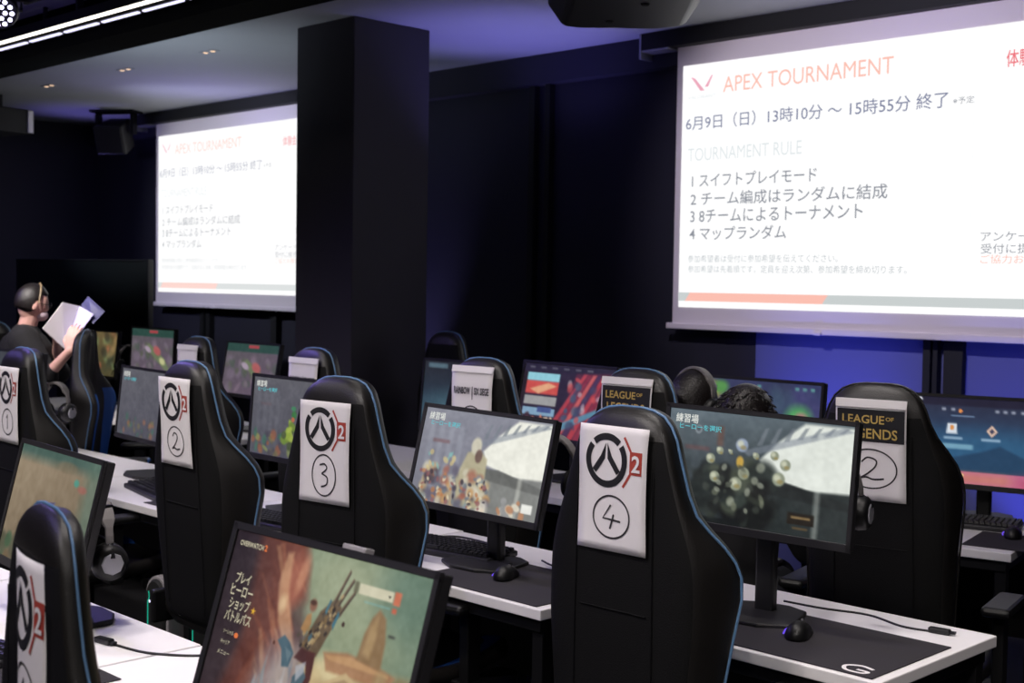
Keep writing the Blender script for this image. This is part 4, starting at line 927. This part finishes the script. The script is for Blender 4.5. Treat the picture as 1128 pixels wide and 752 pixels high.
def person(name, label, loc, rz, J, headR, hs=1., voxel=.007, hands=None, long_hair=False, messy=False, fat=0.):
    r = thing('person', label, 'person', loc, rz)
    b = MB()
    b.chain([J['pelvis'], J['waist'], J['chest']], [.125, .11, .12]); b.cap(J['sl'], J['sr'], .06, .06); b.chain([J['chest'], J['neck'], J['head'] - Vector((0, .01, .05))], [.08, .052, .05])
    for s in 'lr':
        b.chain([J['s' + s], J['e' + s], J['w' + s]], [.046, .036, .024])
        b.chain([J['h' + s], J['k' + s], J['a' + s], J['t' + s]], [.08, .055, .038, .03])
    head_shape(b, J['head'], headR, hs)
    if hands:
        for s, (d, n, c, sd) in hands.items(): hand(b, J['w' + s], d, n, c, sd)
    body = obj('body', baked(b, 'body', voxel), M['skin'], r)
    c = MB(); c.chain([J['pelvis'] + Vector((0, 0, .03)), J['waist'], J['chest']], [.14 + fat, .13 + fat, .14 + fat]); c.cap(J['sl'], J['sr'], .078 + fat * .5, .078 + fat * .5); c.cap(J['chest'], J['neck'] - Vector((0, 0, .035)), .10, .068)
    c.cap(J['sl'] * .6 + J['sr'] * .4 - Vector((0, 0, .1)), J['waist'], .12, .13); c.cap(J['sr'] * .6 + J['sl'] * .4 - Vector((0, 0, .1)), J['waist'], .12, .13)
    for s in 'lr': c.cap(J['s' + s], J['e' + s], .066 + fat, .056 + fat * .7); c.cap(J['e' + s], J['e' + s] * .8 + J['w' + s] * .2, .055, .05)
    obj('shirt', baked(c, 'shirt', .01, 4), M['shirt'], r)
    c = MB(); c.cap(J['hl'], J['hr'], .115, .115)
    for s in 'lr': c.chain([J['h' + s], J['k' + s], J['a' + s]], [.1, .072, .062])
    obj('trousers', baked(c, 'trousers', .012, 4), M['jeans'], r)
    for s in 'lr': 
        d = J['t' + s] - J['a' + s]; c = MB().chain([J['a' + s] - Vector((0, 0, .02)) - d * .2, J['t' + s] + d * .1], [.045, .038]); c.v = [(x, y, max(z, .0)) for x, y, z in c.v]
        obj('shoe', c, M['rubber'], r, smooth=True)
    # hair cap
    hb = MB(); q = np.random.RandomState(3)
    def fh(p):
        k = 1.0
        if p.y > .35: k = 1.0 if p.z > .55 - .2 * 0 else .80
        if p.y > .1 and p.z < .15: k = min(k, .82)
        if p.z < -.55: k *= .86
        return p * k
    hb.ell(Vector(J['head']) + headR @ Vector((0, -.010, .012)), (.089 * hs, .108 * hs, .122 * hs), 48, 32, headR, fn=fh)
    if messy:
        for i in range(1000):
            th = q.rand() * 1.3; ph = q.rand() * 2 * PI; d = Vector((math.sin(th) * math.cos(ph), math.sin(th) * math.sin(ph) - .15, math.cos(th))).normalized()
            base = Vector((d.x * .083, d.y * .1, d.z * .114)) * hs; sw = Vector((q.randn() * .4, q.randn() * .4 , -.3)); tip = base + (d * .12 + sw * .9).normalized() * (.020 + .016 * q.rand())
            c0 = Vector(J['head']) + headR @ (base + Vector((0, -.01, .012))); c1 = Vector(J['head']) + headR @ (tip + Vector((0, -.01, .012)))
            hb.tube([c0, c0 * .4 + c1 * .6 + Vector((0, 0, .003)), c1], [.004, .003, .0006], 4)
    if long_hair:
        hb.ell(Vector(J['head']) + headR @ Vector((0, -.105, -.02)), (.045, .04, .05), 16, 12, headR)
    obj('hair', hb, M['hair'], r, smooth=True)
    return r
V = Vector
# standing person reading, local frame: faces +Y
J = dict(pelvis=V((-.02, -.04, .84)), waist=V((-.02, -.03, .98)), chest=V((-.01, .0, 1.16)), neck=V((.02, .02, 1.335)), head=V((.035, .055, 1.462)),
 sl=V((-.165, -.03, 1.265)), sr=V((.165, .03, 1.255)), el=V((-.17, .15, 1.06)), er=V((.27, .17, 1.06)), wl=V((.10, .20, 1.26)), wr=V((.335, .31, 1.21)),
 hl=V((-.105, -.03, .83)), hr=V((.065, -.03, .83)), kl=V((-.11, .0, .46)), kr=V((.08, .0, .46)), al=V((-.11, -.05, .08)), ar=V((.09, -.06, .08)), tl=V((-.12, .09, .03)), tr=V((.10, .08, .03)))
hr = Euler((math.radians(-14), 0, math.radians(26))).to_matrix()
PA = math.radians(-36.8); PL = (-7.23, 3.284, 0)
p1 = person('person', 'standing person in black reading an open booklet, at the left edge', PL, PA, J, hr, hs=.88, voxel=.0055, fat=.025,
  hands=dict(l=((.35, .1, .7), (.6, .5, -.2), .5, 1), r=((-.15, .15, .9), (-.7, .3, .1), .5, -1)), long_hair=False)
gl = MB()
for sx in (-1, 1): gl.tube([J['head'] + hr @ V((sx * .030 + .019 * math.cos(t_ * PI / 6), .09, .012 + .017 * math.sin(t_ * PI / 6))) for t_ in range(13)], .0016, 5); gl.tube([J['head'] + hr @ V((sx * .049, .088, .014)), J['head'] + hr @ V((sx * .069, .0, .010))], .0016, 5)
gl.tube([J['head'] + hr @ V((-.011, .092, .014)), J['head'] + hr @ V((.011, .092, .014))], .0016, 5)
obj('glasses', gl, M['metal'], p1)
mk = MB().ell(J['head'] + hr @ V((0, .046, -.050)), (.046, .052, .036), 24, 16, hr); obj('face_mask', mk, mat('pale_mask_cloth', (190, 170, 178), .9), p1, smooth=True)
obj('hairband', MB().tube([J['head'] + hr @ V((.081 * math.cos(math.radians(a)), .008 , .011 + .113 * math.sin(math.radians(a)))) for a in range(0, 181, 10)], .004, 6), mat('tan_hairband', (150, 130, 100), .5), p1)
# booklet held in both hands (open, pages facing the reader)
bk = thing('open_booklet', 'open white booklet with printed pages held by the standing person', 'booklet', PL, PA)
def page(P, th=.003):
    a, b_, c, d = [V(p) for p in P]; n_ = (b_ - a).cross(d - a).normalized() * th; mb = MB(); mb.add([a, b_, c, d, a + n_, b_ + n_, c + n_, d + n_], [(0, 1, 2, 3), (7, 6, 5, 4), (0, 4, 5, 1), (1, 5, 6, 2), (2, 6, 7, 3), (3, 7, 4, 0)]); return mb
obj('left_page', page([(.254, .259, 1.477), (.185, .334, 1.457), (.184, .255, 1.217), (.266, .155, 1.331)]), M['paper'], bk)
obj('right_page', page([(.187, .336, 1.457), (.281, .429, 1.415), (.273, .335, 1.287), (.186, .258, 1.22)]), mat('lilac_printed_page', (190, 184, 226), .7, var=.1, bscale=40), bk)
obj('cover', page([(.187, .345, 1.462), (.19, .385, 1.512), (.262, .487, 1.43), (.275, .425, 1.36)]), mat('dark_blue_cover', (50, 50, 100), .5, var=.8, bscale=14), bk)
# two seated people in the second row
def seated(x, y, headz, rz, label, tilt=-5, messy=False):
    hz = headz - .13
    J2 = dict(pelvis=V((0, 0, .585)), waist=V((0, .01, .70)), chest=V((0, .01, .86)), neck=V((0, .03, hz - .13)), head=V((0, .05, hz)),
     sl=V((-.17, 0, hz - .20)), sr=V((.17, 0, hz - .20)), el=V((-.2, .12, .78)), er=V((.2, .12, .78)), wl=V((-.14, .33, .79)), wr=V((.14, .33, .79)),
     hl=V((-.09, .04, .58)), hr=V((.09, .04, .58)), kl=V((-.11, .42, .56)), kr=V((.11, .42, .56)), al=V((-.11, .42, .09)), ar=V((.11, .42, .09)), tl=V((-.11, .54, .03)), tr=V((.11, .54, .03)))
    return person('person', label, (x, y, 0), rz, J2, Euler((math.radians(tilt), 0, 0)).to_matrix(), voxel=.009, messy=messy,
       hands=dict(l=((.1, 1, 0), (0, 0, -1), .4, -1), r=((-.1, 1, 0), (0, 0, -1), .4, 1)))
seated(-2.47, 3.52, 1.30, 0, 'seated person, only messy black hair showing before the blue game map', messy=True)
st = thing('stool', 'low black stool under the messy haired person', 'stool', (-2.47, 3.53, 0))
obj('seat', MB().lathe([(.14, .41), (.17, .42), (.17, .455), (.14, .465)], n=28), M['leather'], st, smooth=True); obj('post', MB().lathe([(.025, .02), (.025, .42)], n=14), M['metal'], st); obj('base', MB().lathe([(.2, .0), (.2, .015), (.03, .03)], n=28), M['metal'], st)
pz = seated(-2.76, 3.62, 1.325, 0, 'seated person wearing a headset, mostly hidden behind a headrest')
headset((-2.76, 3.66, 1.235), (math.radians(-8), 0, 0), 'headset worn by the person behind the league headrest')

# ------------------------------------------------------------------ lights
def spot(loc, target, power, col, size=60, blend=.6, rad=.1):
    l = bpy.data.lights.new('spot', 'SPOT'); l.energy = power; l.color = col; l.spot_size = math.radians(size); l.spot_blend = blend; l.shadow_soft_size = rad
    o = bpy.data.objects.new('spot_lamp', l); C.objects.link(o); o.location = loc
    o.rotation_euler = (Vector(target) - Vector(loc)).to_track_quat('-Z', 'Y').to_euler(); return o
def area(loc, target, power, col, sx, sy):
    l = bpy.data.lights.new('area', 'AREA'); l.energy = power; l.color = col; l.shape = 'RECTANGLE'; l.size = sx; l.size_y = sy
    o = bpy.data.objects.new('area_lamp', l); C.objects.link(o); o.location = loc
    o.rotation_euler = (Vector(target) - Vector(loc)).to_track_quat('-Z', 'Y').to_euler(); return o
WARM = (1, .925, .89); PUR = (.30, .22, 1.0); BLUE = (.17, .19, 1.0)
for x in (-7, -4.6, -2.4, -.3):
    for y in (-.6, 1.2):
        spot((x, y, 3.1), (x - .1, y + 1.3, .7), 150, WARM, 95, .8, .12)
for x in (-6.3, -4.9, -3.5, -2.1, -.9):
    for y in (1.35, 2.85): spot((x, y, 3.1), (x, y + .05, .7), 70, WARM, 60, .7, .12)
spot((-2.2, 3.4, 2.9), (-2.4, 4.2, .8), 55, WARM, 70, .8, .1)
spot((-6.2, 2.1, 3.0), (-7.05, 3.5, 1.3), 420, WARM, 22, .8, .08)  # unseen warm spot added to brighten the booklet
# violet stage wash from the left
spot((-6.4, 2.75, 2.9), (-3.2, 2.6, 1.2), 90, PUR, 60, .8, .1)
spot((-8.5, 1.0, 3.0), (-6.0, 2.9, 1.0), 90, PUR, 60, .8, .1)
spot((-4.2, .0, 3.0), (-2.2, 1.2, 1.2), 40, PUR, 70, .8, .1)
# spots added to brighten the screen fabric, standing in for projector spill
spot((-3.45, 3.9, 2.6), (-3.5, 6.15, 2.12), 125, (.92, .86, 1.0), 76, .45, .03)
spot((-9.3, 3.9, 2.55), (-9.5, 6.15, 2.12), 125, (.82, .86, 1.0), 76, .45, .03)
# uplights on the ceiling near the screens
spot((-5.6, 5.7, 1.9), (-5.65, 5.6, 3.12), 70, (.30, .27, 1.0), 92, .8, .1)
spot((-9.2, 5.7, 2.2), (-9.0, 5.5, 3.12), 24, (.42, .35, 1.0), 130, 1, .1)
spot((-11.3, 5.7, 2.3), (-11.2, 5.75, 3.12), 14, (.3, .25, 1.0), 100, 1, .05)
spot((-7.4, 3.9, 1.9), (-7.6, 4.6, 3.12), 48, (.78, .92, 1.0), 125, 1, .2)
spot((-3.2, 5.4, 2.2), (-3.2, 5.4, 3.12), 18, (.34, .30, 1.0), 130, 1, .1)
spot((-6.2, 2.2, 2.4), (-6.9, 2.6, 3.12), 12, (.3, .22, 1.0), 130, 1, .1)  # violet light added to tint the near ceiling, away from the screens
# violet strip on the wall beside the column
spot((-7.35, 5.75, .25), (-7.25, 6.3, 1.7), 90, (.42, .38, 1.0), 42, 1, .05)
spot((-9.4, 3.2, 2.6), (-11.6, 6.2, 1.0), 60, (.5, .48, 1.0), 75, 1, .1)  # faint blue spot added to lift the left wall
# blue wash on the wall below the right screen
spot((-3.7, 5.5, .15), (-3.75, 6.29, .9), 84, BLUE, 62, 1.0, .05)
spot((-2.5, 5.6, .15), (-2.6, 6.29, .9), 46, BLUE, 60, .6, .05)
